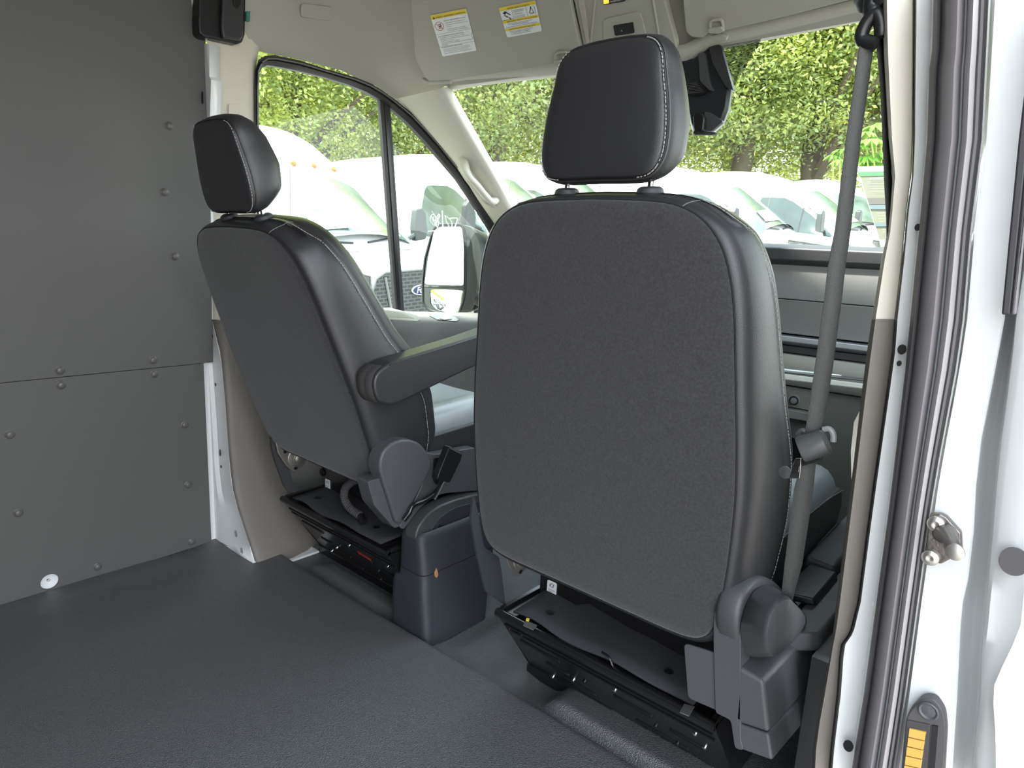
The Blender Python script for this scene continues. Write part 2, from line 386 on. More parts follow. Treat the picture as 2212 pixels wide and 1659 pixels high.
# ------------------------------------------------------------------ headliner
bot = [(430, 86, -.905), (545, 97, -.905), (575, 112, -.908), (640, 124, -.91), (740, 151, -.91), (818, 188, -.91), (886, 238, -.90)]
B = [at(x, y, 0, X) for x, y, X in bot]
HC = Vector((-.705, 1.615, 1.462))      # left corner of the windscreen header
B = [Vector((-.915, -2.6, 1.92)), Vector((-.915, .0, 1.92)), Vector((-.915, .84, 1.92)), Vector((-.915, .875, 1.60))] + B + [HC.lerp(B[-1], .5) + Vector((.0, .03, .01)), HC]
T = [Vector((-.74, -2.6, 1.97)), Vector((-.74, .0, 1.97)), Vector((-.74, .6, 1.97)), Vector((-.74, .8, 1.97)), Vector((-.74, .85, 1.97)), Vector((-.735, .98, 1.97)), Vector((-.73, 1.02, 1.97)), Vector((-.72, 1.07, 1.97)), Vector((-.71, 1.12, 1.97)), Vector((-.70, 1.15, 1.97)), Vector((-.68, 1.17, 1.97)), Vector((-.66, 1.18, 1.97)), Vector((-.64, 1.185, 1.97))]
hx = [-.6, -.4, -.2, -.05, .1, .2, .3, .4, .6]
hdr = []
for x in hx:
    hdr.append(Vector((x, 1.615 + .03*(1-(x/.7)**2), 1.458 + .0*x)))
Bf = B + hdr; Tf = T + [Vector((x, 1.19, 1.97)) for x in hx]
mir = lambda L: [Vector((-p.x, p.y, p.z)) for p in L][::-1]
Bf += mir(B); Tf += mir(T)
rows = []
for k, t in enumerate([0, .03, .1, .2, .35, .5, .65, .8, .92, 1.0]):
    row = []
    for b, tt in zip(Bf, Tf):
        p = b.lerp(tt, t)
        side = 1 - sst(1.25, 1.6, b.y)
        bul = math.sin(math.pi*t)
        p.x += (-.045*bul*side) * (1 if p.x < 0 else -1)
        if t == 0: p.x += .014*side*(-1 if p.x < 0 else 1); 
        row.append(p)
    rows.append(row)
rows.append([Vector((p.x*.9, min(p.y, 1.15), 2.0)) for p in rows[-1]])
o = ob('ceiling', MB().grid(rows), head, smooth=180); struct(o, 'pale grey fabric headliner with overhead slope above the windscreen')
ob('roof_panel', MB().box((-.8, -2.6, 1.985), (.8, 1.2, 2.01)), head, o)
# blank plate in the headliner above the driver door
def onrows(px, py, n=None):
    """hit of a pixel ray with the left headliner slope between door top and roof"""
    P0 = Vector((-.905, 1.1, 1.50)); n_ = Vector((.93, .0, -.37)).normalized()
    return atp(px, py, P0, n_)
pl = thing('headliner_blank', 'rounded rectangular blank plate in the headliner above the driver window', 'plate', onrows(690, 30))
q = []
for cx_, cy_, a0 in [(718, 24, 0), (716, 42, 90), (664, 34, 180), (664, 18, 270)]:
    for k in range(4):
        t = math.radians(a0 - 90 + k*30); q.append(onrows(cx_ + 7*math.cos(t), cy_ + 7*math.sin(t)) - pl.location)
ob('plate', MB().sheet(q, (.93, 0, -.37), .004), head, pl, bevel=.0015)
pl.location += Vector((.93, 0, -.37)) * -.022
PL_FIX = pl

# windscreen header rail, sloping visor plane
VN = Vector((0, -.75, -.66)).normalized(); VP0 = Vector((0, 1.60, 1.462))
def vp(x, y, off=0.): return atp(x, y, VP0 + VN*off, VN)
hd = [(958, 189), (1010, 178), (1100, 167), (1200, 157), (1330, 143), (1455, 138), (1482, 134), (1500, 122), (1522, 101), (1545, 92), (1640, 74), (1750, 52), (1873, 27)]
up = [(952, 160), (1005, 150), (1095, 139), (1195, 124), (1325, 110), (1450, 100), (1478, 96), (1498, 86), (1520, 74), (1545, 68), (1640, 48), (1750, 22), (1873, -8)]
rows = [[], [], [], []]
for a, b in zip(hd, up):
    p = atp(a[0], a[1], (0, 1.63, 1.457), VN); q = atp(b[0], b[1], (0, 1.615, 1.457), VN)
    rows[0].append(p + Vector((0, .05, .0))); rows[1].append(p + Vector((0, .01, -.0))); rows[2].append(p.lerp(q, .3) - Vector((0, .006, 0))); rows[3].append(q)
last = [r[-1].copy() for r in rows]
for j, r in enumerate(rows): r.append(last[j] + Vector((.3, .0, .0)))
hr_ = surf3(rows, 'trim_5', apil, 'pale plastic header rail along the top of the windscreen', 'header trim', th=.002)

# A pillar trims + windscreen
WSL = [Vector((-.700, 1.625, 1.462)), Vector((-.735, 1.80, 1.335)), Vector((-.775, 2.0, 1.19)), Vector((-.80, 2.12, 1.102)), Vector((-.83, 2.40, .90))]
oi = [(852, 214), (886, 242), (936, 299), (990, 364), (1021, 414), (1056, 466), (1150, 600)]
AO = [at(x, y, 0, -.905) for x, y in oi]
Wl = cr_(WSL, 3); Al = cr_(AO, 2)
rows = []
for k in range(13):
    a = Al[k]; w_ = Wl[k]; mid = a.lerp(w_, .5)
    inn = Vector((.030, -.035, -.012))
    rows.append([a, a.lerp(w_, .1) + inn*.5, a.lerp(w_, .28) + inn*.85, a.lerp(w_, .5) + inn*1.0, a.lerp(w_, .75) + inn*1.1, a.lerp(w_, .92) + inn*.9, w_ + inn*.3, w_ + Vector((-.01, .02, .01))])
surf3(rows, 'trim_6', apil, 'pale plastic trim of the left A pillar', 'pillar trim')
surf3([[Vector((-p.x, p.y, p.z)) for p in r] for r in rows], 'trim_7', apil, 'pale plastic trim of the right A pillar', 'pillar trim')
# windscreen pane
rows = []
for k in range(9):
    t = k/8; l = Wl[min(int(t*12), 12)]; rows.append([Vector((lerp(l.x*1.02, -l.x*1.02, u/12), l.y + .03 + .06*math.sin(math.pi*u/12), l.z + .01)) for u in range(13)])
o = ob('window_1', MB().grid(rows), winds, smooth=180); struct(o, 'large raked windscreen pane with a faint green tint', 'windscreen')
# black dotted shade band of the windscreen beside the camera housing
fr = MB()
tri = [(1548, 88), (1653, 70), (1585, 190)]
for i in range(46):
    for j in range(46 - i):
        u, v = (i + .5*(j % 2))/46, j/46
        x = tri[0][0] + u*(tri[1][0]-tri[0][0]) + v*(tri[2][0]-tri[0][0]); y = tri[0][1] + u*(tri[1][1]-tri[0][1]) + v*(tri[2][1]-tri[0][1])
        p = atp(x, y, (0, 1.68, 1.44), Vector((0, .585, .81)).normalized()); r = .0015
        fr.add([p + Vector((math.cos(t)*r, math.sin(t)*r*.81, -math.sin(t)*r*.585)) for t in [math.pi*k/3 for k in range(6)]], [(0, 1, 2, 3, 4, 5)])
ob('dot_band', fr, mat('frit', (.01, .02, .018), .4), o, smooth=0)['label'] = 'triangle of fine black dots printed on the glass'

# driver door: seal/frame, panes, divider, inner panel
door = thing('door_1', 'driver door with pale grey inner panel, black window frame and divider bar', 'door', (-.93, 1.5, .3), kind='structure')
DL = door.location
def dpt(x, y, X=-.93): return at(x, y, 0, X) - DL
inn = [(557, 500), (556, 300), (555, 200), (557, 158), (563, 146), (574, 141), (590, 143), (640, 152), (700, 167), (750, 182), (790, 199), (820, 216), (842, 233), (876, 263), (910, 298), (936, 328), (987, 388), (1025, 445), (1051, 486), (1110, 585), (1165, 680)]
out = [(549, 500), (548, 300), (548, 200), (549, 150), (556, 130), (570, 121), (592, 120), (645, 131), (700, 149), (767, 168), (800, 181), (825, 197), (852, 216), (886, 243), (915, 274), (942, 304), (990, 365), (1032, 425), (1075, 478), (1135, 570), (1190, 660)]
A = [at(x, y, 0, -.93) for x, y in inn]; Bq = [at(x, y, 0, -.905) for x, y in out]
sealrow = [[], [], [], [], []]
for a, b in zip(A, Bq):
    a -= DL; b -= DL
    sealrow[0].append(a + Vector((-.012, 0, 0))); sealrow[1].append(a + Vector((.008, 0, 0))); sealrow[2].append(a.lerp(b, .45) + Vector((.010, 0, 0))); sealrow[3].append(a.lerp(b, .55) + Vector((-.002, 0, 0))); sealrow[4].append(b + Vector((.006, 0, 0)))
ob('window_seal', MB().grid(sealrow), seal, door, smooth=35).modifiers.new('s', 'SOLIDIFY').thickness = .001
# bright line on the seal lip
ob('seal_lip', MB().tube([p.lerp(q, .3) + Vector((.012, 0, 0)) for p, q in zip(sealrow[2][4:-3], sealrow[4][4:-3])], .0022, 6), sealg, door)
# divider bar
D0 = [dpt(820, 205, -.925), dpt(843, 226, -.925), dpt(874, 678, -.925), dpt(856, 676, -.925)]
ob('divider_bar', MB().sheet(D0, (-1, 0, 0), .018), seal, door, bevel=.002)
D1 = [dpt(829, 214, -.924), dpt(836, 220, -.924), dpt(866, 676, -.924), dpt(861, 675, -.924)]
ob('divider_channel', MB().sheet(D1, (1, 0, 0), .003), black, door, bevel=.001)
# panes
zb_ = at(850, 672, 0, -.93).z - DL.z - .03
def pane(name, pts):
    return ob(name, MB().add(pts, [tuple(range(len(pts)))]), clearg, door, smooth=0)
Ai = [a for a in A]
main = [Vector((-.005, p.y, p.z)) for p in Ai[:12]]
ytop = main[-1]
dl_ = dpt(858, 676)
pane('window_pane', [Vector((-.005, main[0].y, zb_))] + main + [Vector((-.005, dl_.y, zb_))])
q2 = [Vector((-.005, p.y, p.z)) for p in Ai[12:]]
dr_ = dpt(866, 676)
pane('quarter_pane', [Vector((-.005, dr_.y, zb_))] + q2 + [Vector((-.005, q2[-1].y, zb_))])
# inner panel with top ledge
yr = [1.08, 1.2, 1.35, 1.5, 1.6, 1.7, 1.8, 1.9, 2.0, 2.15]
rows = []
for y in yr:
    zt = .735 - (y-1.3)*.09 if y < 1.9 else .681
    zt = interp([(1.08, .76), (1.43, .722), (1.6, .700), (1.84, .683), (2.15, .672)], y)
    r = [(-.935, zt-.012), (-.915, zt), (-.86, zt), (-.825, zt-.004), (-.806, zt-.014), (-.80, zt-.035), (-.802, zt-.08), (-.815, zt-.16), (-.83, .40), (-.82, .30), (-.80, .26), (-.82, .10), (-.86, .0)]
    rows.append([Vector((x, y, z)) - DL for x, z in r])
ob('door_panel', MB().grid(rows), doorm, door, smooth=50)
# rounded pull pocket and switch set in the ledge
def ledge(pts, name, m, dz=.001, th=.003, par=door, lab=None):
    q = []
    for x, y in pts:
        p = atp(x, y, (0, 1.43, .722 + dz), Vector((0, .095, 1)).normalized()); q.append(p - DL)
    o = ob(name, MB().sheet(q, (0, 0, 1), -th), m, par, bevel=.001)
    if lab: o['label'] = lab
    return o
ledge([(815, 666), (840, 664), (880, 674), (902, 682), (908, 690), (900, 693), (822, 688)], 'pull_pocket_rim', doorm, .0025)
ledge([(822, 670), (838, 669), (875, 679), (895, 687), (828, 684)], 'pull_pocket', mat('pocket_dark', (.16, .15, .14), .6), .0035)
ledge([(928, 682), (936, 679), (962, 679), (986, 685), (993, 691), (985, 694), (945, 690)], 'switch_bezel', black, .004)
ledge([(950, 682), (962, 680), (976, 688), (962, 690), (950, 687)], 'window_switch', silver, .007)
# right-hand door, seen only from other positions
d2 = dup(door); d2.name = 'door_2'; d2.scale = (-1, 1, 1); d2.location.x = .93; d2['label'] = 'passenger door with pale grey inner panel and black window frame'

# writing on the quarter glass
mk = thing('marker_writing', 'white paint marker writing on the driver door quarter glass', 'writing', dpt(955, 480) + DL)
ML = mk.location
def zz(x, y): return at(880 + x/6.38, 440 + y/6.38, 0, -.928) - ML
def stroke(pts, r=.0022, nm='stroke'):
    return ob(nm, MB().tube(cr_([zz(*p) for p in pts], 4), r, 6), chalk, mk)
stroke([(292, 380), (350, 376), (420, 372), (520, 380), (640, 386)])
stroke([(482, 95), (486, 200), (490, 300), (487, 385), (484, 450)])
stroke([(520, 165), (545, 260), (572, 300), (566, 330), (585, 350), (615, 315), (612, 255), (575, 205), (520, 165)], .0019)
stroke([(585, 205), (640, 198), (690, 205), (684, 250), (660, 310), (648, 345), (690, 352), (735, 340)])
stroke([(338, 105), (400, 190), (440, 260), (455, 280)], .0012)
stroke([(315, 190), (325, 250), (370, 295), (395, 230), (375, 160), (335, 155), (318, 190)], .0013)
stroke([(335, 170), (350, 220), (390, 290), (400, 200), (430, 150), (450, 170), (420, 230), (380, 290), (400, 310)], .0016)
stroke([(445, 150), (420, 220), (400, 280), (412, 330), (430, 270), (410, 200), (370, 240), (360, 180)], .0014)

# grab handle on the A pillar
gh = thing('grab_handle', 'pale plastic grab handle on the left A pillar', 'handle', at(1035, 390, 0, -.86))
GL = gh.location
def gp(x, y, X): return at(x, y, 0, X) - GL
path = [gp(1006, 340, -.815), gp(1004, 365, -.80), gp(1016, 385, -.785), gp(1032, 402, -.78), gp(1050, 424, -.78), gp(1064, 436, -.79), gp(1076, 428, -.815)]
ob('grip', MB().tube(cr_(path, 5), [.014]*5 + [.0125]*21 + [.014]*5, 14), apil, gh)
ob('upper_mount', MB().tube(cr_([gp(1001, 338, -.82), gp(1003, 360, -.81), gp(1015, 386, -.80)], 4), [.012, .017, .019, .0195, .0195, .018, .016, .015, .012], 12), apil, gh)
ob('backing_plate', MB().sheet([gp(x, y, -.822) for x, y in [(994, 340), (1004, 334), (1018, 342), (1022, 360), (1060, 410), (1082, 428), (1084, 442), (1070, 448), (1050, 440), (1010, 390), (994, 365)]], (-1, 0, 0), .016), apil, gh, bevel=.004)
ob('lower_mount', MB().tube([gp(1062, 436, -.80), gp(1074, 430, -.815), gp(1082, 434, -.825)], [.014, .018, .014], 12), apil, gh)

# ------------------------------------------------------------------ visors, overhead console
def round_poly(P, r=8, n=4):
    out = []
    m = len(P)
    for i in range(m):
        a, b, c = Vector(P[i-1]), Vector(P[i]), Vector(P[(i+1) % m])
        d1 = (a-b); d2_ = (c-b); rr = min(r, d1.length*.45, d2_.length*.45)
        s_, e_ = b + d1.normalized()*rr, b + d2_.normalized()*rr
        for k in range(n+1):
            t = k/n; out.append(s_*(1-t)**2 + b*2*t*(1-t) + e_*t*t)
    return out
def slab(name, px, off, th, m, root, r=8, bevel=.004):
    q = [vp(p.x, p.y, off) - root.location for p in round_poly(px, r)]
    return ob(name, MB().sheet(q, VN, -th), m, root, bevel=bevel)
vl = thing('sun_visor', 'driver side sun visor with two yellow and white warning labels', 'sun visor', vp(1060, 90, .03))
slab('visor_board', [(884, -70), (888, 30), (897, 130), (925, 178), (975, 174), (1196, 140), (1204, 127), (1256, 118), (1216, -70)], .030, .016, visorm, vl, 10)
ob('pivot_arm', MB().tube([vp(915, 172, .02) - vl.location, vp(925, 178, .028) - vl.location, vp(975, 176, .028) - vl.location], .0065, 10), visorm, vl)
vr = thing('sun_visor', 'passenger side sun visor on the right, without labels', 'sun visor', vp(1600, 20, .03))
slab('visor_board', [(1470, -60), (1476, 20), (1481, 70), (1494, 82), (1520, 82), (1532, 68), (1570, 66), (1700, 36), (1990, -38), (1990, -90)], .030, .016, visorm, vr, 8)
def clip(root, cx_, cy_, nm='visor_clip'):
    o = ob(nm, MB().tube(cr_([vp(cx_+x, cy_+y, .036) - root.location for x, y in [(-12, 8), (-13, -6), (-8, -13), (8, -15), (13, -10), (15, 4)]], 4), .0035, 8), visorm, root)
    q = [vp(cx_+x, cy_+y, .034) - root.location for x, y in [(-15, 2), (14, -3), (20, 8), (8, 13), (-2, 12), (-14, 12)]]
    ob('clip_foot', MB().sheet(q, VN, .008), visorm, root, bevel=.002)
clip(vl, 1212, 127); clip(vr, 1547, 57)
q = [vp(x, y, .02) - vr.location for x, y in [(1538, 74), (1560, 68), (1576, 74), (1572, 84), (1552, 86), (1540, 82)]]
ob('clip_seat', MB().sheet(q, VN, .01), visorm, vr, bevel=.003)

# warning labels: rectangular stickers, everything on them flat and thin
def sticker(root, c4, rows):
    """c4: pixel corners tl,tr,br,bl; returns a function (u,v)->point on the visor"""
    P = [vp(x, y, .0312) - root.location for x, y in c4]
    def f(u, v, o=0.): return (P[0]*(1-u) + P[1]*u)*(1-v) + (P[3]*(1-u) + P[2]*u)*v + VN*o
    return f
def quad(f, u0, v0, u1, v1, o): return [f(u0, v0, o), f(u1, v0, o), f(u1, v1, o), f(u0, v1, o)]
def label_part(root, name, mb, m, par=None): return ob(name, mb, m, par or root, smooth=0)
def tline(f, s, u, v, size, mb, o, asp, bold=0., width=None):
    """text line starting at u,v (left baseline); asp = label width/height in metres"""
    p = f(u, v, o); px_ = f(u + .01, v, o) - p; py_ = f(u, v - .01, o) - p
    M = frame(p, px_, py_)
    if width:
        tmp = MB(); textmesh(s, size, Matrix.Identity(4), tmp, bold)
        wdt = max(q[0] for q in tmp.v); wm = (f(u + width, v, o) - p).length
        M = M @ Matrix.Diagonal((wm/wdt, 1, 1, 1))
    textmesh(s, size, M, mb, bold)
# label one
f = sticker(vl, [(929, 33), (1007, 18), (1030, 109), (956, 122)], 0)
hgt = (f(0, 1) - f(0, 0)).length
lab = label_part(vl, 'warning_label', MB().sheet([f(u, v, .0002) for u, v in [(.03, 0), (.97, 0), (1, .02), (1, .98), (.97, 1), (.03, 1), (0, .98), (0, .02)]], VN, .0003), paper)
lab['label'] = 'white airbag warning label with a yellow top band'
label_part(vl, 'label_band', MB().add(quad(f, .005, .004, .995, .11, .0007), [(0, 1, 2, 3)]), yellow, lab)
m_ = MB(); lines1 = [(.52, 'DEATH or SERIOUS INJURY can occur', .195, .33, .6, .028), (0, 'Children 12 and under can be killed by the air bag.', .245, .36, .54, .02), (0, 'Never put a rear-facing child seat in the front unless the', .29, .36, .62, .02), (0, 'air bag is off.', .335, .36, .14, .02), (0, 'Sit as far back as possible from the air bag.', .39, .36, .5, .02), (0, 'ALWAYS use SEAT BELTS and CHILD RESTRAINTS.', .43, .36, .56, .02),
 (0, 'Risque de BLESSURES GRAVES ou MORTELLES.', .53, .05, .72, .026), (0, 'Les enfants de 12 ans ou moins peuvent etre tues par le sac gonflable.', .57, .09, .7, .02), (0, 'Ne jamais placer un siege enfant oriente vers l\'arriere a l\'avant, a moins que', .607, .09, .82, .02), (0, 'le sac gonflable ne soit desactive.', .643, .09, .38, .02), (0, 'Asseyez-vous le plus loin possible du sac gonflable.', .68, .09, .52, .02), (0, 'Utilisez TOUJOURS les CEINTURES DE SECURITE et les DISPOSITIFS DE RETENUE', .715, .09, .86, .02), (0, 'POUR ENFANT.', .748, .09, .16, .02),
 (0, 'PELIGRO DE MUERTE o SERIA LESION.', .80, .06, .6, .026), (0, 'Los ninos de 12 anos o menores pueden morir a causa de la bolsa de aire.', .84, .09, .76, .02), (0, 'NUNCA coloque un asiento infantil orientado hacia atras adelante a menos', .873, .09, .78, .02), (0, 'que la bolsa este apagada. Sientese lo mas lejos posible de la bolsa.', .906, .09, .7, .02), (0, 'SIEMPRE use CINTURONES DE SEGURIDAD y SISTEMAS DE RETENCION PARA NINOS.', .95, .09, .8, .02)]
for _, s_, v, u, wd, sz in lines1: tline(f, s_, u, v, sz*hgt*1.35, m_, .0008, 1, 0, wd)
label_part(vl, 'label_text', m_, ink, lab)
m_ = MB(); tline(f, 'WARNING / AVERTISSEMENT / ADVERTENCIA', .14, .095, .05*hgt, m_, .001, 1, 0, .82)
m_.add([f(.05, .10, .001), f(.12, .10, .001), f(.085, .045, .001)], [(0, 1, 2)])
for v in (.46, .765):
    m_.add(quad(f, .0, v, 1, v+.004, .0009), [(0, 1, 2, 3)])
m_.add(quad(f, .97, .55, .977, .72, .0009), [(0, 1, 2, 3)])
label_part(vl, 'label_heading', m_, ink, lab)
m_ = MB(); c_ = f(.17, .28, .0011); ux = (f(.3, .28) - f(.17, .28)) * .95; uy = (f(.17, .39) - f(.17, .28)) * .95
rg = [[c_ + ux*math.cos(t)*k + uy*math.sin(t)*k for t in [2*math.pi*i/32 for i in range(32)]] for k in (1, .9)]
m_.rings(rg, True, False, False)
d_ = (ux + uy).normalized()*.0012; e_ = (ux*.66 + uy*.66)
nn_ = VN.cross(e_).normalized()*.0009
m_.add([c_ - e_ + nn_, c_ + e_ + nn_, c_ + e_ - nn_, c_ - e_ - nn_], [(0, 1, 2, 3)])
label_part(vl, 'prohibition_sign', m_, red, lab)
m_ = MB()
for (u0, v0, u1, v1) in [(-.3, .45, .35, .55), (-.2, -.1, .25, .3), (.25, -.55, .5, .2), (-.1, -.5, .15, -.25)]:
    m_.add([c_ + ux*a + uy*b - VN*.0002 for a, b in [(u0, v0), (u1, v0), (u1, v1), (u0, v1)]], [(0, 1, 2, 3)])
label_part(vl, 'seat_symbol', m_, inkg, lab)
# label two
f = sticker(vl, [(1077, 17), (1156, 1), (1171, 67), (1096, 81)], 0); hgt = (f(0, 1) - f(0, 0)).length
lab = label_part(vl, 'warning_label', MB().sheet([f(u, v, .0002) for u, v in [(.03, 0), (.97, 0), (1, .03), (1, .97), (.97, 1), (.03, 1), (0, .97), (0, .03)]], VN, .0003), paper)
lab['label'] = 'smaller white rollover warning label with three yellow bands'
m_ = MB()
for v0, v1 in [(.005, .12), (.44, .53), (.71, .79)]: m_.add(quad(f, .005, v0, .995, v1, .0007), [(0, 1, 2, 3)])
label_part(vl, 'label_band', m_, yellow, lab)
m_ = MB()
for s_, v, u, wd, sz in [('WARNING: HIGHER ROLLOVER RISK', .108, .22, .62, .07), ('AVERTISSEMENT: RISQUE ACCRU DE CAPOTAGE', .52, .12, .84, .065), ('ADVERTENCIA: MAYOR RIESGO DE VUELCO', .78, .13, .74, .065), ('Avoid Abrupt Maneuvers', .19, .37, .3, .05), ('and Excessive Speed.', .235, .38, .26, .05), ('Always Buckle Up.', .31, .39, .22, .05), ('See Owner\'s Manual', .38, .37, .28, .05), ('For Further Information.', .425, .36, .3, .05),
    ('Evitez les manoeuvres brusques et les vitesses excessives.', .585, .13, .7, .05), ('Toujours boucler sa ceinture de securite.', .63, .25, .46, .05), ('Consulter le Guide du proprietaire pour de plus amples renseignements.', .685, .05, .88, .05), ('Evite las maniobras abruptas y las velocidades excesivas.', .845, .12, .66, .05), ('Siempre abrochese el cinturon de seguridad.', .89, .2, .5, .05), ('Vea el manual del propietario para mayor informacion.', .94, .14, .58, .05)]:
    tline(f, s_, u, v, sz*hgt*1.1, m_, .0009, 1, 0, wd)
for k in (.335, .72): m_.add(quad(f, k, .125, k+.006, .43, .0009), [(0, 1, 2, 3)])
m_.add(quad(f, .0, .425, .33, .437, .0009), [(0, 1, 2, 3)])
m_.add(quad(f, .94, .15, .95, .4, .0009), [(0, 1, 2, 3)])
# tipped vehicle and belted figure pictograms
for P4 in [[(.07, .2), (.14, .14), (.2, .17), (.13, .25)], [(.09, .27), (.11, .25), (.20, .34), (.18, .37)], [(.15, .19), (.17, .17), (.28, .27), (.26, .30)], [(.2, .37), (.23, .35), (.27, .43), (.24, .43)]]:
    m_.add([f(u, v, .001) for u, v in P4], [(0, 1, 2, 3)])
for P4 in [[(.85, .14), (.87, .16), (.80, .36), (.78, .35)], [(.80, .36), (.90, .35), (.90, .37), (.80, .38)], [(.86, .2), (.875, .2), (.91, .38), (.895, .38)]]:
    m_.add([f(u, v, .001) for u, v in P4], [(0, 1, 2, 3)])
label_part(vl, 'label_text', m_, ink, lab)

oc = thing('overhead_console', 'beige overhead console with a black button between the sun visors', 'console', vp(1350, 60, .02))
slab('panel', [(1226, -60), (1262, 108), (1290, 130), (1450, 130), (1462, 100), (1420, -60)], .022, .02, visorm, oc, 8)
slab('side_ridge', [(1236, -60), (1268, 104), (1275, 104), (1250, -60)], .027, .006, mat('ridge_tan', (.45, .40, .36), .7), oc, 2, .001)
slab('button_plate', [(1302, 46), (1310, 40), (1375, 26), (1384, 30), (1396, 76), (1392, 92), (1312, 104), (1304, 98)], .0255, .004, visorm, oc, 6, .0015)
slab('button', [(1324, 56), (1367, 49), (1370, 72), (1328, 78)], .0285, .004, black, oc, 3, .0012)
slab('indicator_window', [(1301, -40), (1303, 11), (1350, 3), (1350, -40)], .0255, .004, black, oc, 2, .001)
slab('indicator_lamp', [(1303, -10), (1304, 9), (1315, 7), (1314, -12)], .0268, .001, orange, oc, 1, .0)['label'] = 'lit orange airbag indicator symbol'
m_ = MB(); p = vp(1318, 6, .0275) - oc.location; textmesh('PASSENGER AIR BAG OFF', .006, frame(p, vp(1328, 4, .0275) - oc.location - p, vp(1318, -6, .0275) - oc.location - p), m_)
ob('indicator_text', m_, whitep, oc, smooth=0)
m_ = MB(); p = vp(1342, 69, .0297) - oc.location; X_ = vp(1352, 67, .0297) - oc.location - p; Y_ = vp(1342, 59, .0297) - oc.location - p
textmesh('4', .007, frame(p, X_, Y_), m_); ob('button_symbol', m_, whitep, oc, smooth=0)
for (x0, y0, x1, y1) in [(1290, -40, 1272, 128), (1404, -40, 1432, 128)]:
    ob('moulding', MB().tube([vp(x0, y0, .0235) - oc.location, vp(x1, y1, .0235) - oc.location], .003, 8), visorm, oc)

# forward camera / sensor housing at the windscreen
ch = thing('sensor_housing', 'black plastic sensor and mirror mount housing at the top of the windscreen', 'housing', at(1530, 190, 1, 1.7))
CL = ch.location
fr_ = [(1440, 100), (1500, 120), (1530, 95), (1556, 92), (1572, 150), (1585, 195), (1578, 240), (1566, 270), (1545, 288), (1500, 290), (1494, 275), (1488, 240), (1440, 230)]
fa = [at(x, y, 1, 1.66) - CL for x, y in fr_]; fb = []
for x, y in fr_:
    p = atp(x, y, (0, 1.70, 1.44), Vector((0, .585, .81)).normalized()); fb.append(p - CL + Vector((0, -.004, 0)))
n = len(fa); c0 = sum(fa, Vector())/n
ob('housing', MB().rings([[p.lerp(c0, .14) + Vector((0, -.012, 0)) for p in fa], [p.lerp(c0, .05) + Vector((0, -.004, 0)) for p in fa], fb]), mat('sensor_black', (.022, .024, .028), .38), ch, bevel=.003)
def hq(name, px, Y, th, m, bev=.002, r=4):
    q = [at(p.x, p.y, 1, Y) - CL for p in round_poly(px, r)]; return ob(name, MB().sheet(q, (0, -1, 0), -th), m, ch, bevel=bev)
hq('upper_fin', [(1508, 116), (1522, 112), (1532, 180), (1540, 194), (1533, 196), (1512, 176)], 1.635, .012, plas2)
hq('edge_rib', [(1530, 100), (1556, 96), (1584, 195), (1568, 188), (1540, 140)], 1.638, .014, plas)
hq('lower_wing', [(1522, 240), (1536, 244), (1562, 262), (1536, 284), (1520, 282)], 1.64, .012, plas2)
hq('sensor_pod', [(1496, 250), (1502, 244), (1516, 244), (1521, 256), (1518, 284), (1498, 284)], 1.620, .02, black, .004, 6)
hq('vent_recess', [(1486, 180), (1508, 178), (1527, 196), (1522, 203), (1497, 206), (1486, 198)], 1.634, .003, black, .0)
for k in range(7):
    t = k/6; hq('vent_slat', [(1484, 181+t*20), (1505+t*14, 178+t*19), (1505.5+t*14, 179.4+t*19), (1484, 182.6+t*20)], 1.6305, .0035, plas2, 0, .3)
hq('foot', [(1496, 284), (1520, 283), (1548, 286), (1540, 291), (1500, 291)], 1.632, .012, plas, .002)

# ------------------------------------------------------------------ dashboard
db = thing('dashboard', 'dark grey dashboard with glovebox and silver strip ahead of the passenger seat', 'dashboard', (.0, 2.05, .6))
DB = db.location
def dz(Y, z): return Vector((0, Y, z))
def dash_loft(prof, x0, x1, name, m, bevel=0, n=8):
    g = MB(); R = []
    for k in range(n+1):
        x = lerp(x0, x1, k/n); bow = .03*(1-(x/.85)**2)
        R.append([Vector((x, y + .24 - bow, .96 + (z-.96)*1.135)) - DB for y, z in prof])
    g.rings(R); return ob(name, g, m, db, bevel=bevel, smooth=45)
dash_loft([(1.735, .957), (1.735, .985), (1.75, .995), (1.80, .997), (2.22, .93), (2.22, .88), (1.85, .90)], -.58, .82, 'dash_top', dashd, .004)
dash_loft([(1.765, .957), (1.752, .93), (1.745, .862), (1.85, .862), (1.85, .957)], .25, .82, 'upper_fascia', dashm, .002)
dash_loft([(1.745, .860), (1.762, .775), (1.86, .775), (1.86, .860)], .25, .82, 'glovebox_lid', dashm, .002)
dash_loft([(1.735, .770), (1.728, .758), (1.745, .748), (1.86, .748), (1.86, .772)], .20, .82, 'silver_strip', silver, .002)
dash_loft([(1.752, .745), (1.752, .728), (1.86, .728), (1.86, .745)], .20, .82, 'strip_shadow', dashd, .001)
dash_loft([(1.735, .725), (1.725, .70), (1.735, .660), (1.752, .645), (1.90, .645), (1.90, .725)], .20, .82, 'lower_fascia', mat('dash_tan', (.25, .245, .225), .5), .003)
dash_loft([(1.768, .640), (1.775, .585), (1.90, .585), (1.90, .640)], .20, .487, 'socket_panel', mat('dash_tan2', (.21, .205, .19), .5), .002)
dash_loft([(1.745, .583), (1.745, .562), (1.88, .562), (1.88, .583)], .20, .487, 'shelf_lip', dashm, .002)
dash_loft([(1.79, .558), (1.80, .50), (1.90, .50), (1.90, .558)], .20, .487, 'kick_panel', dashm, .002)
dash_loft([(1.775, .640), (1.80, .42), (1.86, .10), (1.98, .10), (1.98, .640)], .49, .82, 'lower_box', dashm, .003)
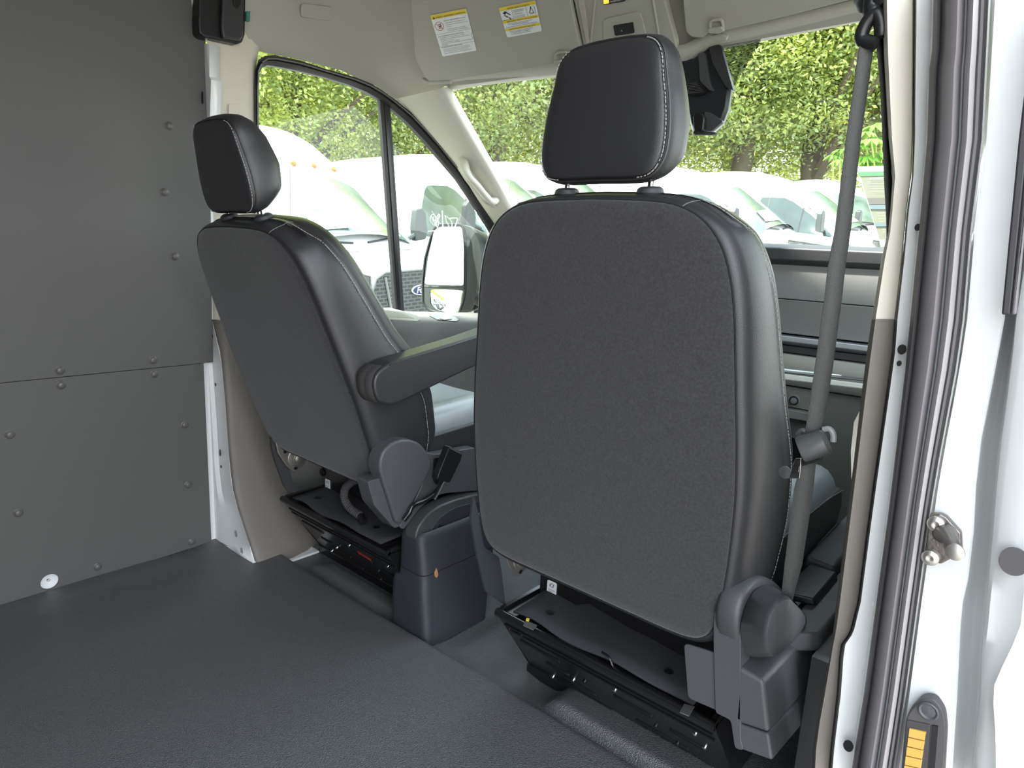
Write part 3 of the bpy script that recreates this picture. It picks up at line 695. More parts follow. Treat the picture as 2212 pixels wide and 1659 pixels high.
dash_loft([(1.70, .957), (1.69, .93), (1.70, .80), (1.88, .80), (1.88, .957)], -.20, .245, 'centre_stack', dashd, .006)
dash_loft([(1.80, .74), (1.82, .45), (1.95, .45), (1.95, .74)], -.80, .20, 'lower_dash', dashd, .006)
sp = at(1716, 865, 1, 1.99)
ob('socket_ring', MB().lathe([(.0175, 0), (.0175, .003), (.014, .004)], sp - DB + Vector((0, -.002, 0)), (0, -1, 0), 24), silver, db)
ob('power_socket', MB().lathe([(.014, 0), (.014, .006), (.010, .006), (.009, .002)], sp - DB + Vector((0, -.002, 0)), (0, -1, 0), 24), black, db)['label'] = 'round black power socket cap'
# side vent by the seat
a = [at(x, y, 1, 1.93) - DB for x, y in [(1585, 575), (1645, 580), (1650, 590), (1632, 640), (1585, 640)]]
ob('vent_frame', MB().sheet(a, (0, -1, 0), .02), dashm, db, bevel=.004)
a = [at(x, y, 1, 1.915) - DB for x, y in [(1590, 582), (1645, 586), (1628, 618), (1590, 630)]]
ob('air_vent', MB().sheet(a, (0, -1, 0), .004), black, db, bevel=.001)
for k in range(3):
    a0 = at(1590, 592+k*13, 1, 1.908) - DB; a1 = at(1643-k*6, 594+k*12, 1, 1.908) - DB
    ob('vent_slat', MB().tube([a0, a1], .0015, 6), silver, db)
a = [at(x, y, 1, 1.92) - DB for x, y in [(1585, 560), (1622, 559), (1645, 562), (1647, 568), (1630, 571), (1585, 570)]]
ob('cup_holder_pull', MB().sheet(a, (0, -1, 0), .010), silver, db, bevel=.002)['label'] = 'small silver pull tab'
ob('firewall', MB().add([Vector(p) - DB for p in [(-.92, 2.26, -.06), (.92, 2.26, -.06), (.92, 2.30, -.06), (-.92, 2.30, -.06), (-.92, 2.26, .90), (.92, 2.26, .90), (.92, 2.30, .90), (-.92, 2.30, .90)]], [(0,3,2,1),(4,5,6,7),(0,1,5,4),(1,2,6,5),(2,3,7,6),(3,0,4,7)]), dashd, db)
# steering wheel behind the driver seat
sw = thing('steering_wheel', 'black steering wheel ahead of the driver seat', 'steering wheel', (-.43, 1.80, .80))
sw.rotation_euler = (math.radians(-28), 0, 0)
ob('rim', MB().rings([[Vector((math.cos(a)*(.17+.014*math.cos(t)), .014*math.sin(t), math.sin(a)*(.17+.014*math.cos(t)))) for t in [2*math.pi*k/10 for k in range(10)]] for a in [2*math.pi*i/48 for i in range(49)]], True, False, False), leather, sw, smooth=180)
ob('hub', MB().lathe([(.06, 0), (.065, -.02), (.05, -.035), (.01, -.04)], (0, .03, 0), (0, 1, 0), 24), black, sw)
ob('spoke', MB().box((-.165, -.006, -.012), (.165, .010, .012)), black, sw, bevel=.004)
ob('column', MB().tube([(0, .02, 0), (0, .20, -.02)], .035, 16), black, sw)
# ================================================================== SEATS
HALF = [(0,-.025),(.10,-.025),(.19,-.024),(.230,-.012),(.249,.022),(.258,.09),(.262,.16),(.263,.24),(.258,.32),(.251,.39),(.245,.45),(.239,.505),(.229,.555),(.212,.597),(.183,.630),(.140,.649),(.08,.655),(0,.657)]
HHEAD = [(0,.687),(.07,.687),(.098,.694),(.112,.716),(.114,.75),(.109,.79),(.101,.825),(.092,.862),(.074,.880),(.038,.886),(0,.887)]
def outline(half, n=4):
    L = cr_([(x, z, 0) for x, z in half], n)
    full = L + [Vector((-p.x, p.y, 0)) for p in L[1:-1]][::-1]
    return full
def offset(L, e):
    n = len(L); out = []
    for i in range(n):
        d = L[(i+1) % n] - L[i-1]
        nn = Vector((d.y, -d.x, 0)).normalized(); out.append(L[i] + nn*e)
    return out
def seat(cx, side, th, hb, label, group, vs=1., hx=0.):
    """side=+1: outboard plastics on +X (passenger); -1: driver"""
    root = thing('front_seat', label, 'seat', (cx, .99, 0), group)
    th = math.radians(th); up_ = Vector((0, -math.sin(th), math.cos(th))); fw = Vector((0, math.cos(th), math.sin(th)))
    base = Vector((0, hb, .38))
    def P(u, w_, v): return base + Vector((u, 0, 0)) + fw*w_ + up_*(v*vs)
    O = outline(HALF)
    dep = [(-.05, .14), (.05, .172), (.15, .183), (.25, .170), (.35, .135), (.45, .115), (.55, .095), (.62, .075), (.68, .055)]
    def ring(L, e, wf, sc=1, cv=.31):
        out = []
        for p in offset(L, e):
            d = interp(dep, p.y); u, v = p.x*sc, cv + (p.y-cv)*sc
            if e > 0 and p.y > .60: v -= e*.55*sst(.60, .65, p.y)
            out.append(P(u, wf(d, p), v))
        return out
    R = [ring(O, -.012, lambda d, p: .004), ring(O, .003, lambda d, p: .002), ring(O, .012, lambda d, p: .008), ring(O, .019, lambda d, p: .022), ring(O, .024, lambda d, p: .05), ring(O, .026, lambda d, p: d*.7), ring(O, .022, lambda d, p: d-.004), ring(O, .0185, lambda d, p: d), ring(O, .021, lambda d, p: d+.004), ring(O, .016, lambda d, p: d+.022), ring(O, -.002, lambda d, p: d+.038), ring(O, -.03, lambda d, p: d+.038), ring(O, -.06, lambda d, p: d+.020), ring(O, -.06, lambda d, p: d*.9, .7), ring(O, -.06, lambda d, p: d*.85, .35)]
    RS = R
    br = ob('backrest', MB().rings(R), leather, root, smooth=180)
    R = [ring(O, .0005, lambda d, p: .006), ring(O, .0015, lambda d, p: .0005), ring(O, -.004, lambda d, p: -.0035), ring(O, -.02, lambda d, p: -.006), ring(O, -.02, lambda d, p: -.009, .75), ring(O, -.02, lambda d, p: -.011, .4), ring(O, -.02, lambda d, p: -.012, .1)]
    ob('back_panel', MB().rings(R, True, False, True), fabric, root, smooth=180)['label'] = 'black carpet-like fabric back panel'
    # piping where the fabric meets the leather
    rp = ring(O, .0022, lambda d, p: .0006)
    ob('piping', MB().tube(rp + rp[:1], .0014, 6, cap=False), seam_dark, br)
    # thread along the front seam: small dashes
    sm_ = ring(O, .0245, lambda d, p: d-.010); st = MB(); pts = cr_(sm_[4:62], 4)
    pts2 = cr_(sm_[-62:-4], 4)
    for pp in (pts, pts2):
        acc = 0; st = MB()
        for a, b in zip(pp, pp[1:]):
            L_ = (b-a).length; t = 0
            while t < L_:
                if (acc + t) % .0062 < .0036:
                    q0 = a.lerp(b, t/L_); q1 = a.lerp(b, min(1, (t+.0036)/L_)); st.tube([q0, q1], .0009, 4)
                    t += .0062
                else: t += .0012
            acc += L_
        ob('stitching', st, stitch, br, smooth=0)
    # seams across the top of the shoulders
    for sx_ in (-1, 1):
        best = min(range(len(O)), key=lambda i: abs(O[i].x - sx_*.15) + (0 if O[i].y > .4 else 9))
        q = [r_[best] for r_ in RS[1:8]]
        ob('shoulder_seam', MB().tube(cr_(q, 3), .0010, 6), mat('thread_grey', (.13, .13, .125), .8), br)
    # headrest
    Hh = outline(HHEAD)
    dm = [(.68, .55), (.72, .92), (.77, 1.0), (.83, .88), (.89, .55)]
    def hring(e, w_, sc=1):
        out = []
        for p in offset(Hh, e):
            u, v = p.x*sc, .785 + (p.y-.785)*sc
            out.append(P(u + hx, .014 + (v-.684)*.14 + w_*interp(dm, v)*.9, v))
        return out
    R = [hring(-.02, -.003, .1), hring(-.02, -.003, .5), hring(-.018, -.002), hring(-.006, .001), hring(-.001, .006), hring(-.0025, .009), hring(.001, .012), hring(.005, .030), hring(.007, .052), hring(.004, .075), hring(-.006, .095), hring(-.022, .107), hring(-.05, .112), hring(-.05, .113, .4)]
    hd_ = ob('headrest', MB().rings(R), leather, root, smooth=180)
    ob('piping', MB().tube(hring(.0015, .013) + hring(.0015, .013)[:1], .0016, 6, cap=False), leather, hd_)
    st = {1: MB(), -1: MB()}; pp = cr_(hring(-.0005, .0035) + hring(-.0005, .0035)[:1], 2)
    acc = 0
    for a, b in zip(pp, pp[1:]):
        L_ = (b-a).length; t = 0
        if abs(a.x - hx) < .070: acc += L_; continue
        while t < L_:
            if (acc + t) % .0062 < .0034: st[1 if a.x > hx else -1].tube([a.lerp(b, t/L_), a.lerp(b, min(1, (t+.0034)/L_))], .0009, 4); t += .0066
            else: t += .0012
        acc += L_
    for s_ in (1, -1): ob('stitching', st[s_], stitch, hd_, smooth=0)
    for u in (-.078, .078):
        ob('headrest_post', MB().tube([P(u, .035, .62), P(u, .050, .715)], .0055, 12), chrome, root)
        ob('post_guide', MB().lathe([(.019, 0), (.021, .004), (.019, .010), (.014, .013), (.007, .0135)], P(u, .042, .662), up_, 20), plas, root)
    # cushion: bolstered, front edge rolled
    rows = []
    for k, y in enumerate([-.02, .02, .10, .2, .3, .4, .47, .52, .54]):
        zt = interp([(-.02, .50), (.1, .515), (.3, .525), (.45, .53), (.52, .505), (.54, .46)], y); zb = .41 if y < .5 else .42
        hw = .258 if y < .5 else .25
        r = [(-hw+.01, zb), (-hw, zb+.03), (-hw-.006, (zt+zb)/2+.01), (-hw, zt), (-hw+.03, zt+.022), (-hw+.075, zt+.014), (-hw+.11, zt-.008), (-.06, zt-.012), (0, zt-.012)]
        rr = r + [(-x, z) for x, z in r[:-1]][::-1]
        rows.append([Vector((x, y, z)) for x, z in rr])
    cu = ob('seat_cushion', MB().rings(rows), leather_glare, root, smooth=60, sub=1)
    rows = []
    for s_ in (-1, 1):
        ob('cushion_side', MB().sheet([(s_*.266, y, z) for y, z in [(-.03, .395), (.30, .385), (.52, .40), (.54, .44), (.52, .485), (.30, .485), (.0, .470)]], (s_, 0, 0), -.03), leather, root, bevel=.008)
        q = [(s_*.267, y, z) for y, z in [(-.02, .474), (.15, .482), (.3, .487), (.42, .487), (.52, .48)]]
        ob('side_seam', MB().tube(cr_(q, 4), .0010, 6), inkg, cu)
    # seat pan under the cushion
    ob('seat_pan', MB().box((-.235, .19, .25), (.235, .52, .41)), black, root, bevel=.01)
    # base: black pressed steel box on a sloping rear plate
    bz = ob('seat_base', MB().prism([(-.25, .0, .185), (-.25, .015, .195), (-.25, .40, .195), (-.25, .40, -.03), (-.25, .15, -.03)], (.012, 0, 0)).prism([(.238, .0, .185), (.238, .015, .195), (.238, .40, .195), (.238, .40, -.03), (.238, .15, -.03)], (.012, 0, 0)).prism([(-.25, .0, .183), (-.25, .006, .183), (-.25, .156, -.03), (-.25, .15, -.03)], (.50, 0, 0)).box((-.25, .004, .180), (.25, .40, .186)), gloss, root, bevel=.002)
    ob('top_lip', MB().tube([(-.25, .004, .185), (.25, .004, .185)], .009, 12), gloss, bz)
    def rp_(x, s, o_=0.): return Vector((x, .15*s, .183 - .213*s)) + Vector((0, -.818, -.576))*(.001+o_)
    N = Vector((0, -.818, -.576))
    nx = Vector((1, 0, 0)); ny = Vector((0, -.425, .905))
    def plate(name, pts, th_, m, bev=0): return ob(name, MB().sheet([rp_(x, s, th_) for x, s in pts], N, -th_-.001), m, bz, bevel=bev)
    def slot(x0, s0, x1, s1, wd):
        c = Vector((x1-x0, (s1-s0)*.235)); L_ = c.length; d = c/L_; pr = Vector((-d.y, d.x)); P4 = []
        for k in range(13):
            t = math.pi*k/12 + math.pi/2; P4.append((x0 + (math.cos(t)*d.x - math.sin(t)*d.y)*wd/2*1, s0 + (math.cos(t)*d.y + math.sin(t)*d.x)*wd/2/.235))
        for k in range(13):
            t = math.pi*k/12 - math.pi/2; P4.append((x1 + (math.cos(t)*d.x - math.sin(t)*d.y)*wd/2, s1 + (math.cos(t)*d.y + math.sin(t)*d.x)*wd/2/.235))
        return P4
    for x0, s0, x1, s1 in [(-.215, .34, -.115, .36), (-.165, .56, -.11, .57), (-.13, .68, -.05, .70), (-.14, .84, -.02, .86), (.02, .45, .10, .46), (.05, .75, .16, .77), (.14, .52, .20, .53)]:
        plate('pressed_slot', slot(x0, s0, x1, s1, .009), .0012, mat_slot)
    for s in (.14, .22): ob('pressed_rib', MB().tube([rp_(-.24, s), rp_(.24, s)], .0025, 8), gloss, bz)
    for x, s in [(-.235, .2), (-.20, .2), (-.10, .62), (-.06, .50), (.03, .30), (.10, .62), (.14, .75), (.20, .30), (.21, .48), (.06, .88), (-.18, .86)]:
        ob('bolt', MB().lathe([(.0045, 0), (.0045, .003), (.003, .0045), (.0005, .005)], rp_(x, s, -.001), N, 10), chrome if (x > 0) == (s < .6) else gloss, bz)
    if side < 0: plate('red_mark', [(.055, .36), (.105, .38), (.105, .42), (.055, .40)], .0008, redd)
    # folding mounting foot rail
    ob('foot_rail', MB().box((-.26, .13, -.034), (.26, .20, -.005)), gloss, bz, bevel=.003)
    # felt tray over the base
    rows = []
    for j in range(9):
        t = j/8; y0 = .008 + .012*math.sin(1)
        rows.append([Vector((lerp(-.215, .20, i/16), lerp(.016 + .004*math.sin(i*.9), .30, t), .196 + .004*math.sin(i*.7+t*3) + .02*t*t)) for i in range(17)])
    mt = ob('felt_mat', MB().grid(rows), felt, root, smooth=180); mt.modifiers.new('s', 'SOLIDIFY').thickness = .004; mt['label'] = 'thin grey felt cover over the base'
    for x in (-.15, .13): ob('felt_dot', MB().lathe([(.009, 0), (.009, .001)], (x, .06, .201), (0, 0, 1), 16), black, mt)
    # under-frame, recliner plates
    fr2 = ob('frame_plate', MB().sheet([(x, .13, z) for x, z in [(-.235, .33), (.23, .33), (.23, .20), (.12, .19), (-.10, .215), (-.15, .19), (-.235, .19)]], (0, 1, 0), .004), gloss, root, bevel=.001)
    ob('cross_tube', MB().tube([(-.23, .11, .315), (.23, .11, .315)], .012, 12), gloss, fr2)
    for x, z in [(-.248+.02, .245), (-.15, .275), (.1, .26)]:
        ob('screw', MB().lathe([(.012, 0), (.012, .002), (.008, .006), (.0025, .007), (.002, .004)], (x, .128, z), (0, -1, 0), 16), gloss, fr2)
    sp_ = thing_part_sticker(root)
    xs_ = -.215
    rc = ob('recliner_plate', MB().sheet([(xs_, y, z) for y, z in [(-.035, .375), (-.005, .385), (.04, .355), (.065, .325), (.055, .29), (.02, .275), (-.005, .30), (-.03, .345)]], (1, 0, 0), .006), steel, root, bevel=.0015)
    ob('recliner_bolt', MB().lathe([(.030, 0), (.030, .003), (.024, .004), (.022, .007), (.014, .008), (.013, .014), (.008, .016), (.002, .016)], (xs_+.005, .032, .318), (1, 0, 0), 24), steel, rc)
    for y, z in [(-.020, .365), (-.008, .345), (.025, .288)]:
        ob('rivet', MB().lathe([(.006, 0), (.006, .003), (.002, .004)], (xs_+.005, y, z), (1, 0, 0), 12), gloss, rc)
    return root
seam_dark = mat('seam_dark', (.012, .012, .013), .9)
mat_slot = mat('slot_black', (.002, .002, .002), .6)
def thing_part_sticker(root):
    o = ob('sticker', MB().sheet([(x+.0, .127, z) for x, z in round_poly2([(-.212, .198), (-.186, .198), (-.186, .230), (-.212, .230)], .004)], (0, 1, 0), .0012), paper, root)
    o['label'] = 'small white coded sticker'
    m = MB()
    for a, b, c, d in [(-.128, .281, -.125, .288), (-.123, .281, -.117, .283), (-.119, .284, -.116, .289), (-.124, .287, -.121, .290), (-.131, .273, -.113, .2742), (-.131, .269, -.118, .2702)]:
        m.add([(a-.0765, .1262, b-.0645), (c-.0765, .1262, b-.0645), (c-.0765, .1262, d-.0645), (a-.0765, .1262, d-.0645)], [(0, 1, 2, 3)])
    ob('sticker_print', m, inkg, o, smooth=0)
    return o
def round_poly2(P, r): return [(p.x, p.y) for p in round_poly([(x, z, 0) for x, z in P], r, 3)]

pax = seat(.433, 1, 5.0, -.053, 'black seat at the right, on the passenger side, without an armrest', 'front seats', 1., -.006)
drv = seat(-.44, -1, 20.5, -.030, 'black driver seat further away on the left, with a padded armrest', 'front seats', .955, -.012)

# ---- driver seat: inboard plastics, armrest, buckle
def dp(x, y, X): return at(x, y, 0, X) - drv.location
def dshape(name, px, X, th, m, par=drv, bevel=.004, r=6):
    q = [dp(p.x, p.y, X) for p in round_poly(px, r, 3)]; return ob(name, MB().sheet(q, (-1, 0, 0), th), m, par, bevel=bevel)
dshape('recliner_cover', [(856, 1131), (818, 1010), (826, 975), (850, 953), (880, 948), (908, 956), (930, 985), (934, 1010), (868, 1133)], -.128, .046, plas2, bevel=.007, r=14)
dshape('recliner_column', [(794, 1040), (830, 1030), (866, 1136), (852, 1142), (808, 1092)], -.140, .045, plas2, bevel=.006)
dshape('side_shield', [(915, 975), (940, 982), (1030, 966), (1040, 1060), (960, 1066), (935, 1075), (905, 1100), (872, 1145), (862, 1138), (900, 1075), (915, 1040)], -.136, .03, plas2, bevel=.006, r=10)
dshape('shield_recess', [(936, 990), (955, 986), (960, 1010), (945, 1050), (936, 1040)], -.134, .01, black, bevel=.001)
ob('adjuster_lever', MB().tube(cr_([dp(x, y, -.118) for x, y in [(872, 1124), (884, 1108), (892, 1092), (915, 1082), (938, 1066), (950, 1052)]], 4), .0065, 10), gloss, drv)
bk = dshape('buckle', [(972, 964), (1001, 978), (996, 994), (972, 1044), (944, 1036), (950, 1018)], -.10, .022, black, bevel=.003, r=4)
dshape('buckle_slot', [(974, 966), (999, 979), (998, 983), (972, 970)], -.098, .004, plas2, par=bk, bevel=.001, r=1)
ob('buckle_stalk', MB().tube(cr_([dp(x, y, -.11) for x, y in [(958, 1036), (950, 1052), (944, 1064), (936, 1078)]], 3), .008, 8, flat=.5), black, bk)
# armrest
AR = [(822, 870), (812, 855), (808, 832), (812, 812), (824, 797), (842, 785), (866, 776), (1010, 731), (1130, 690), (1145, 715), (1130, 745), (1010, 800), (905, 851), (868, 868), (845, 876)]
ar = ob('armrest', MB().sheet([dp(p.x, p.y, -.100) for p in cr_(AR, 3, True)], (-1, 0, 0), .055), leather, drv, bevel=.007, bseg=4)
CP = [(832, 790), (822, 798), (811, 812), (808, 832), (811, 854), (822, 869), (836, 874)]
a = cr_([dp(x, y, -.104) for x, y in CP], 3); b = [p + Vector((-.055, -.012, 0)) for p in a]
ob('armrest_cap', MB().rings([[p + Vector((.002, .004, 0)) for p in a], [p + Vector((-.006, -.005, 0)) for p in a], [p + Vector((-.02, -.009, 0)) for p in a], [p + Vector((-.024, -.0075, 0)) for p in a], [p + Vector((-.028, -.010, 0)) for p in a], [p + Vector((-.048, -.011, 0)) for p in a], [p + Vector((-.056, .0, 0)) for p in a]], False, False, False), mat('cap_cloth', (.045, .042, .043), .9), ar, smooth=60)
sq = [dp(x, y, -.099) for x, y in [(842, 789), (866, 780), (1010, 736), (1125, 697)]]
ob('armrest_seam', MB().tube(cr_(sq, 5), .0012, 6), black, ar)
# left outboard shield of the driver seat
dshape('outer_shield', [(586, 930), (588, 967), (595, 996), (616, 1053), (625, 1063), (645, 1057), (645, 1047), (633, 1040), (622, 1000), (614, 967), (599, 955), (597, 940)], -.665, .012, plas, bevel=.003, r=3)
# loop of corrugated hose hanging under the driver backrest
hp = cr_([at(x, y, 1, 1.04) - drv.location for x, y in [(806, 1030), (790, 1034), (766, 1038), (748, 1052), (743, 1070), (750, 1090), (764, 1104), (778, 1114)]], 8)
ob('hose', MB().tube(hp, [.0105 + .0013*(k % 2) for k in range(len(hp))], 12), mat('hose_grey', (.075, .072, .075), .8), drv, smooth=30)['label'] = 'grey corrugated hose loop'
ob('hose_end', MB().tube([hp[-1], hp[-1] + Vector((.022, -.006, -.012))], .010, 10), black, drv)
m_ = MB(); textmesh('G16 o', .014, frame((-.175, .1275, .26), (1, 0, 0), (0, 0, 1)), m_); ob('chalk_writing', m_, inkg, drv, smooth=0)

# ---- passenger seat: outboard plastics
PLc = pax.location
def pp_(x, y, ax, val): return at(x, y, ax, val) - PLc
def pshape(name, px, ax, val, vec, m, par=pax, bevel=.004, r=6):
    q = [pp_(p.x, p.y, ax, val) for p in round_poly(px, r, 3)]; return ob(name, MB().prism(q, vec), m, par, bevel=bevel)
pshape('rear_flap', [(1477, 1390), (1588, 1424), (1588, 1552), (1486, 1508)], 1, .934, (0, .004, 0), plas2, bevel=.001, r=10)
pshape('side_column', [(1541, 1330), (1551, 1304), (1584, 1292), (1600, 1300), (1600, 1340), (1600, 1600), (1606, 1622), (1587, 1617), (1578, 1556), (1545, 1540), (1541, 1400)], 1, .930, (0, .035, 0), plas2, bevel=.008, r=8)
# arch over the recliner
A1 = [(1607, 1420), (1598, 1400), (1594, 1350), (1602, 1306), (1618, 1272), (1640, 1250), (1664, 1250), (1690, 1272), (1730, 1320), (1700, 1400)]
q = [at(x, y, 0, .725) - PLc for x, y in A1]
q = cr_(q, 4, True); qc = sum(q, Vector())/len(q)
ob('recliner_arch', MB().rings([[p.lerp(qc, .06) for p in q], [p.lerp(qc, .01) + Vector((-.002, 0, 0)) for p in q], [p + Vector((-.008, 0, 0)) for p in q], [p + Vector((-.030, 0, 0)) for p in q], [p.lerp(qc, .05) + Vector((-.037, 0, 0)) for p in q]]), plas2, pax, smooth=60)
A2 = [(1611, 1416), (1603, 1394), (1601, 1349), (1614, 1302), (1636, 1272), (1666, 1265), (1700, 1290), (1750, 1345), (1700, 1400), (1641, 1421)]
A3 = [(1664, 1413), (1657, 1400), (1655, 1372), (1661, 1338), (1677, 1305), (1699, 1291), (1714, 1300), (1741, 1344), (1690, 1408), (1669, 1418)]
a = cr_([at(x, y, 0, .728) - PLc for x, y in A2], 4, True); b = cr_([at(x, y, 0, .778) - PLc for x, y in A3], 4, True)
cb_ = sum(b, Vector())/len(b)
ob('recliner_cap', MB().rings([a, [p.lerp(q_, .85).lerp(p, .0) for p, q_ in zip(a, b)], [p.lerp(q_, .95).lerp(cb_, .01) for p, q_ in zip(a, b)], [q_.lerp(cb_, .05) + Vector((.001, 0, 0)) for q_ in b], [q_.lerp(cb_, .4) + Vector((.002, 0, 0)) for q_ in b]]), plas2, pax, smooth=50)
# switch box on the base side
def hexa(name, pts, m, bevel, par=pax):
    return ob(name, MB().add([Vector(p) - PLc for p in pts], [(0,3,2,1),(4,5,6,7),(0,1,5,4),(1,2,6,5),(2,3,7,6),(3,0,4,7)]), m, par, bevel=bevel, bseg=4)
hexa('side_box', [(.732, .930, .258), (.787, .930, .268), (.790, 1.60, .20), (.732, 1.60, .20), (.728, .930, .352), (.769, .930, .346), (.775, 1.60, .335), (.728, 1.60, .345)], plas2, .007)
hexa('side_skirt', [(.738, .931, .215), (.797, .931, .226), (.800, 1.6, .15), (.738, 1.6, .15), (.728, .931, .256), (.786, .931, .266), (.789, 1.60, .198), (.728, 1.60, .198)], plas2, .005)
hexa('adjuster_lever', [(.745, 1.03, .335), (.800, 1.10, .330), (.80, 1.34, .335), (.755, 1.34, .335), (.742, 1.04, .365), (.795, 1.10, .362), (.80, 1.34, .372), (.750, 1.34, .372)], plas2, .006)
hexa('side_trim', [(.70, 1.30, .34), (.76, 1.30, .34), (.76, 1.60, .33), (.70, 1.60, .33), (.70, 1.30, .40), (.755, 1.30, .395), (.755, 1.60, .41), (.70, 1.60, .41)], plas, .008)
hexa('lever_pocket', [(.71, 1.15, .37), (.765, 1.17, .37), (.765, 1.30, .37), (.71, 1.30, .37), (.71, 1.15, .385), (.76, 1.17, .383), (.76, 1.30, .388), (.71, 1.30, .388)], black, .004)
# inboard wing of the passenger seat
pshape('inner_shield', [(1024, 1072), (1034, 1110), (1046, 1182), (1078, 1203), (1084, 1235), (1092, 1308), (1049, 1277), (1030, 1195), (1018, 1120)], 0, .178, (-.006, 0, 0), plasb, bevel=.001, r=4)
# small fabric tag sewn in the right bolster seam
tg = ob('airbag_tag', MB().sheet([pp_(x, y, 1, .985) for x, y in [(1636, 628), (1642, 626), (1652, 676), (1646, 680)]], (0, 1, 0), .002), black, pax)
ob('strap', MB().sheet([pp_(x, y, 2, .202) for x, y in [(1478, 1522), (1500, 1528), (1488, 1548), (1468, 1540)]], (0, 0, 1), .002), webm, pax)
ob('strap', MB().sheet([pp_(x, y, 2, .202) for x, y in [(1136, 1342), (1160, 1352), (1152, 1362), (1130, 1352)]], (0, 0, 1), .002), webm, pax)
ob('yellow_clip', MB().sheet([pp_(x, y, 2, .205) for x, y in [(1137, 1337), (1144, 1339), (1142, 1343), (1136, 1341)]], (0, 0, 1), .003), yellow, pax)
ob('wire_loop', MB().tube(cr_([pp_(x, y, 1, .995) for x, y in [(1300, 1408), (1316, 1420), (1325, 1440), (1340, 1452)]], 4), .0022, 6), gloss, pax)

# ---- centre console with brake lever cover
cc = thing('centre_console', 'dark blue-grey plastic console box between the seats', 'console', (-.12, 1.15, 0))
KL = cc.location
def crings(tab):
    R = []
    for z, x0, x1, y0, y1 in tab:
        R.append([Vector((p.x, p.y, z)) - KL for p in round_poly([(x0, y0, 0), (x1, y0, 0), (x1, y1, 0), (x0, y1, 0)], .022, 4)])
    return R
ob('lower_box', MB().rings(crings([(-.032, -.205, -.058, 1.012, 1.235), (.10, -.205, -.076, 1.014, 1.26), (.122, -.200, -.080, 1.016, 1.27), (.128, -.184, -.081, 1.018, 1.27), (.150, -.183, -.085, 1.019, 1.28), (.1505, -.178, -.089, 1.022, 1.276)])), plasb, cc, smooth=50)
ob('upper_box', MB().rings(crings([(.150, -.178, -.089, 1.024, 1.28), (.1525, -.183, -.0845, 1.019, 1.285), (.235, -.180, -.098, 1.020, 1.30), (.250, -.178, -.102, 1.024, 1.30), (.254, -.172, -.108, 1.030, 1.296), (.250, -.167, -.113, 1.034, 1.29), (.19, -.165, -.115, 1.036, 1.29)])), plasb, cc, smooth=50)
ARC = [(898, 1172), (898, 1152), (904, 1138), (918, 1118), (932, 1104), (951, 1092), (985, 1079), (1026, 1069), (1060, 1064), (1060, 1100), (1029, 1150), (1029, 1185), (940, 1185)]
q = [at(x, y, 0, -.117) - KL for x, y in ARC]
ob('brake_cover', MB().sheet(q, (-1, 0, 0), .042), mat('cover_grey', (.055, .06, .062), .42), cc, bevel=.006)
q = [at(x, y, 0, -.1155) - KL for x, y in [(926, 1160), (934, 1140), (951, 1117), (983, 1096), (1029, 1084), (1060, 1080), (1060, 1140), (1029, 1150)]]
ob('cover_inset', MB().sheet(q, (-1, 0, 0), .006), plasb, cc, bevel=.002)
ob('inset_hole', MB().lathe([(.006, 0), (.006, .0008)], at(950, 1137, 0, -.1152) - KL, (1, 0, 0), 14), black, cc)
lf = thing('dead_leaf', 'small brown dead leaf stuck to the side of the console box', 'leaf', at(942, 1239, 0, -.084))
q = [at(x, y, 0, -.0815) - lf.location for x, y in [(942, 1227), (945, 1234), (946, 1242), (943, 1248), (939, 1245), (938, 1236)]]
ob('blade', MB().sheet(q, (1, 0, 0), .0012), brown, lf)

# ================================================================== PASSENGER BELT
bt = thing('seat_belt', 'black passenger seat belt hanging along the right B pillar with its tongue', 'seat belt', (.8, .9, .9))
BL = bt.location
rows = []
for xl, xr, y, Y in [(1858, 1890, 88, .868), (1856, 1887, 105, .868), (1843, 1874, 200, .875), (1828, 1860, 300, .88), (1805, 1839, 490, .895), (1788, 1826, 580, .90), (1781, 1819, 645, .905), (1761, 1800, 789, .915), (1741, 1779, 923, .925), (1738, 1776, 950, .926)]:
    a = at(xl, y, 1, Y) - BL; b = at(xr, y - .0*(xr-xl), 1, Y + .012) - BL; rows.append([a, a.lerp(b, .5) + Vector((0, -.001, 0)), b])
g = ob('webbing', MB().grid([[r[i] for r in rows] for i in range(3)]), webm, bt, smooth=180); g.modifiers.new('s', 'SOLIDIFY').thickness = .0014
rows = []
for xl, xr, y, Y in [(1730, 1764, 985, .935), (1722, 1760, 1030, .94), (1715, 1757, 1060, .945), (1705, 1745, 1140, .955), (1695, 1733, 1219, .965), (1689, 1717, 1277, .975), (1687, 1712, 1300, .98)]:
    a = at(xl, y, 1, Y) - BL; b = at(xr, y, 1, Y + .01) - BL; rows.append([a, b])
g = ob('lower_webbing', MB().grid([[r[i] for r in rows] for i in range(2)]), webm, bt, smooth=180); g.modifiers.new('s', 'SOLIDIFY').thickness = .0014
rows = []
for xl, xr, y, Y in [(1893, 1909, 62, .90), (1896, 1911, 100, .90), (1905, 1918, 200, .90), (1909, 1922, 300, .90), (1913, 1928, 400, .90), (1917, 1930, 470, .90), (1918, 1926, 530, .90), (1919, 1922, 600, .90)]:
    a = at(xl, y, 1, Y - .01) - BL; b = at(xr, y, 1, Y + .02) - BL; rows.append([a, b])
g = ob('rear_webbing', MB().grid([[r[i] for r in rows] for i in range(2)]), webm, bt, smooth=180); g.modifiers.new('s', 'SOLIDIFY').thickness = .0014
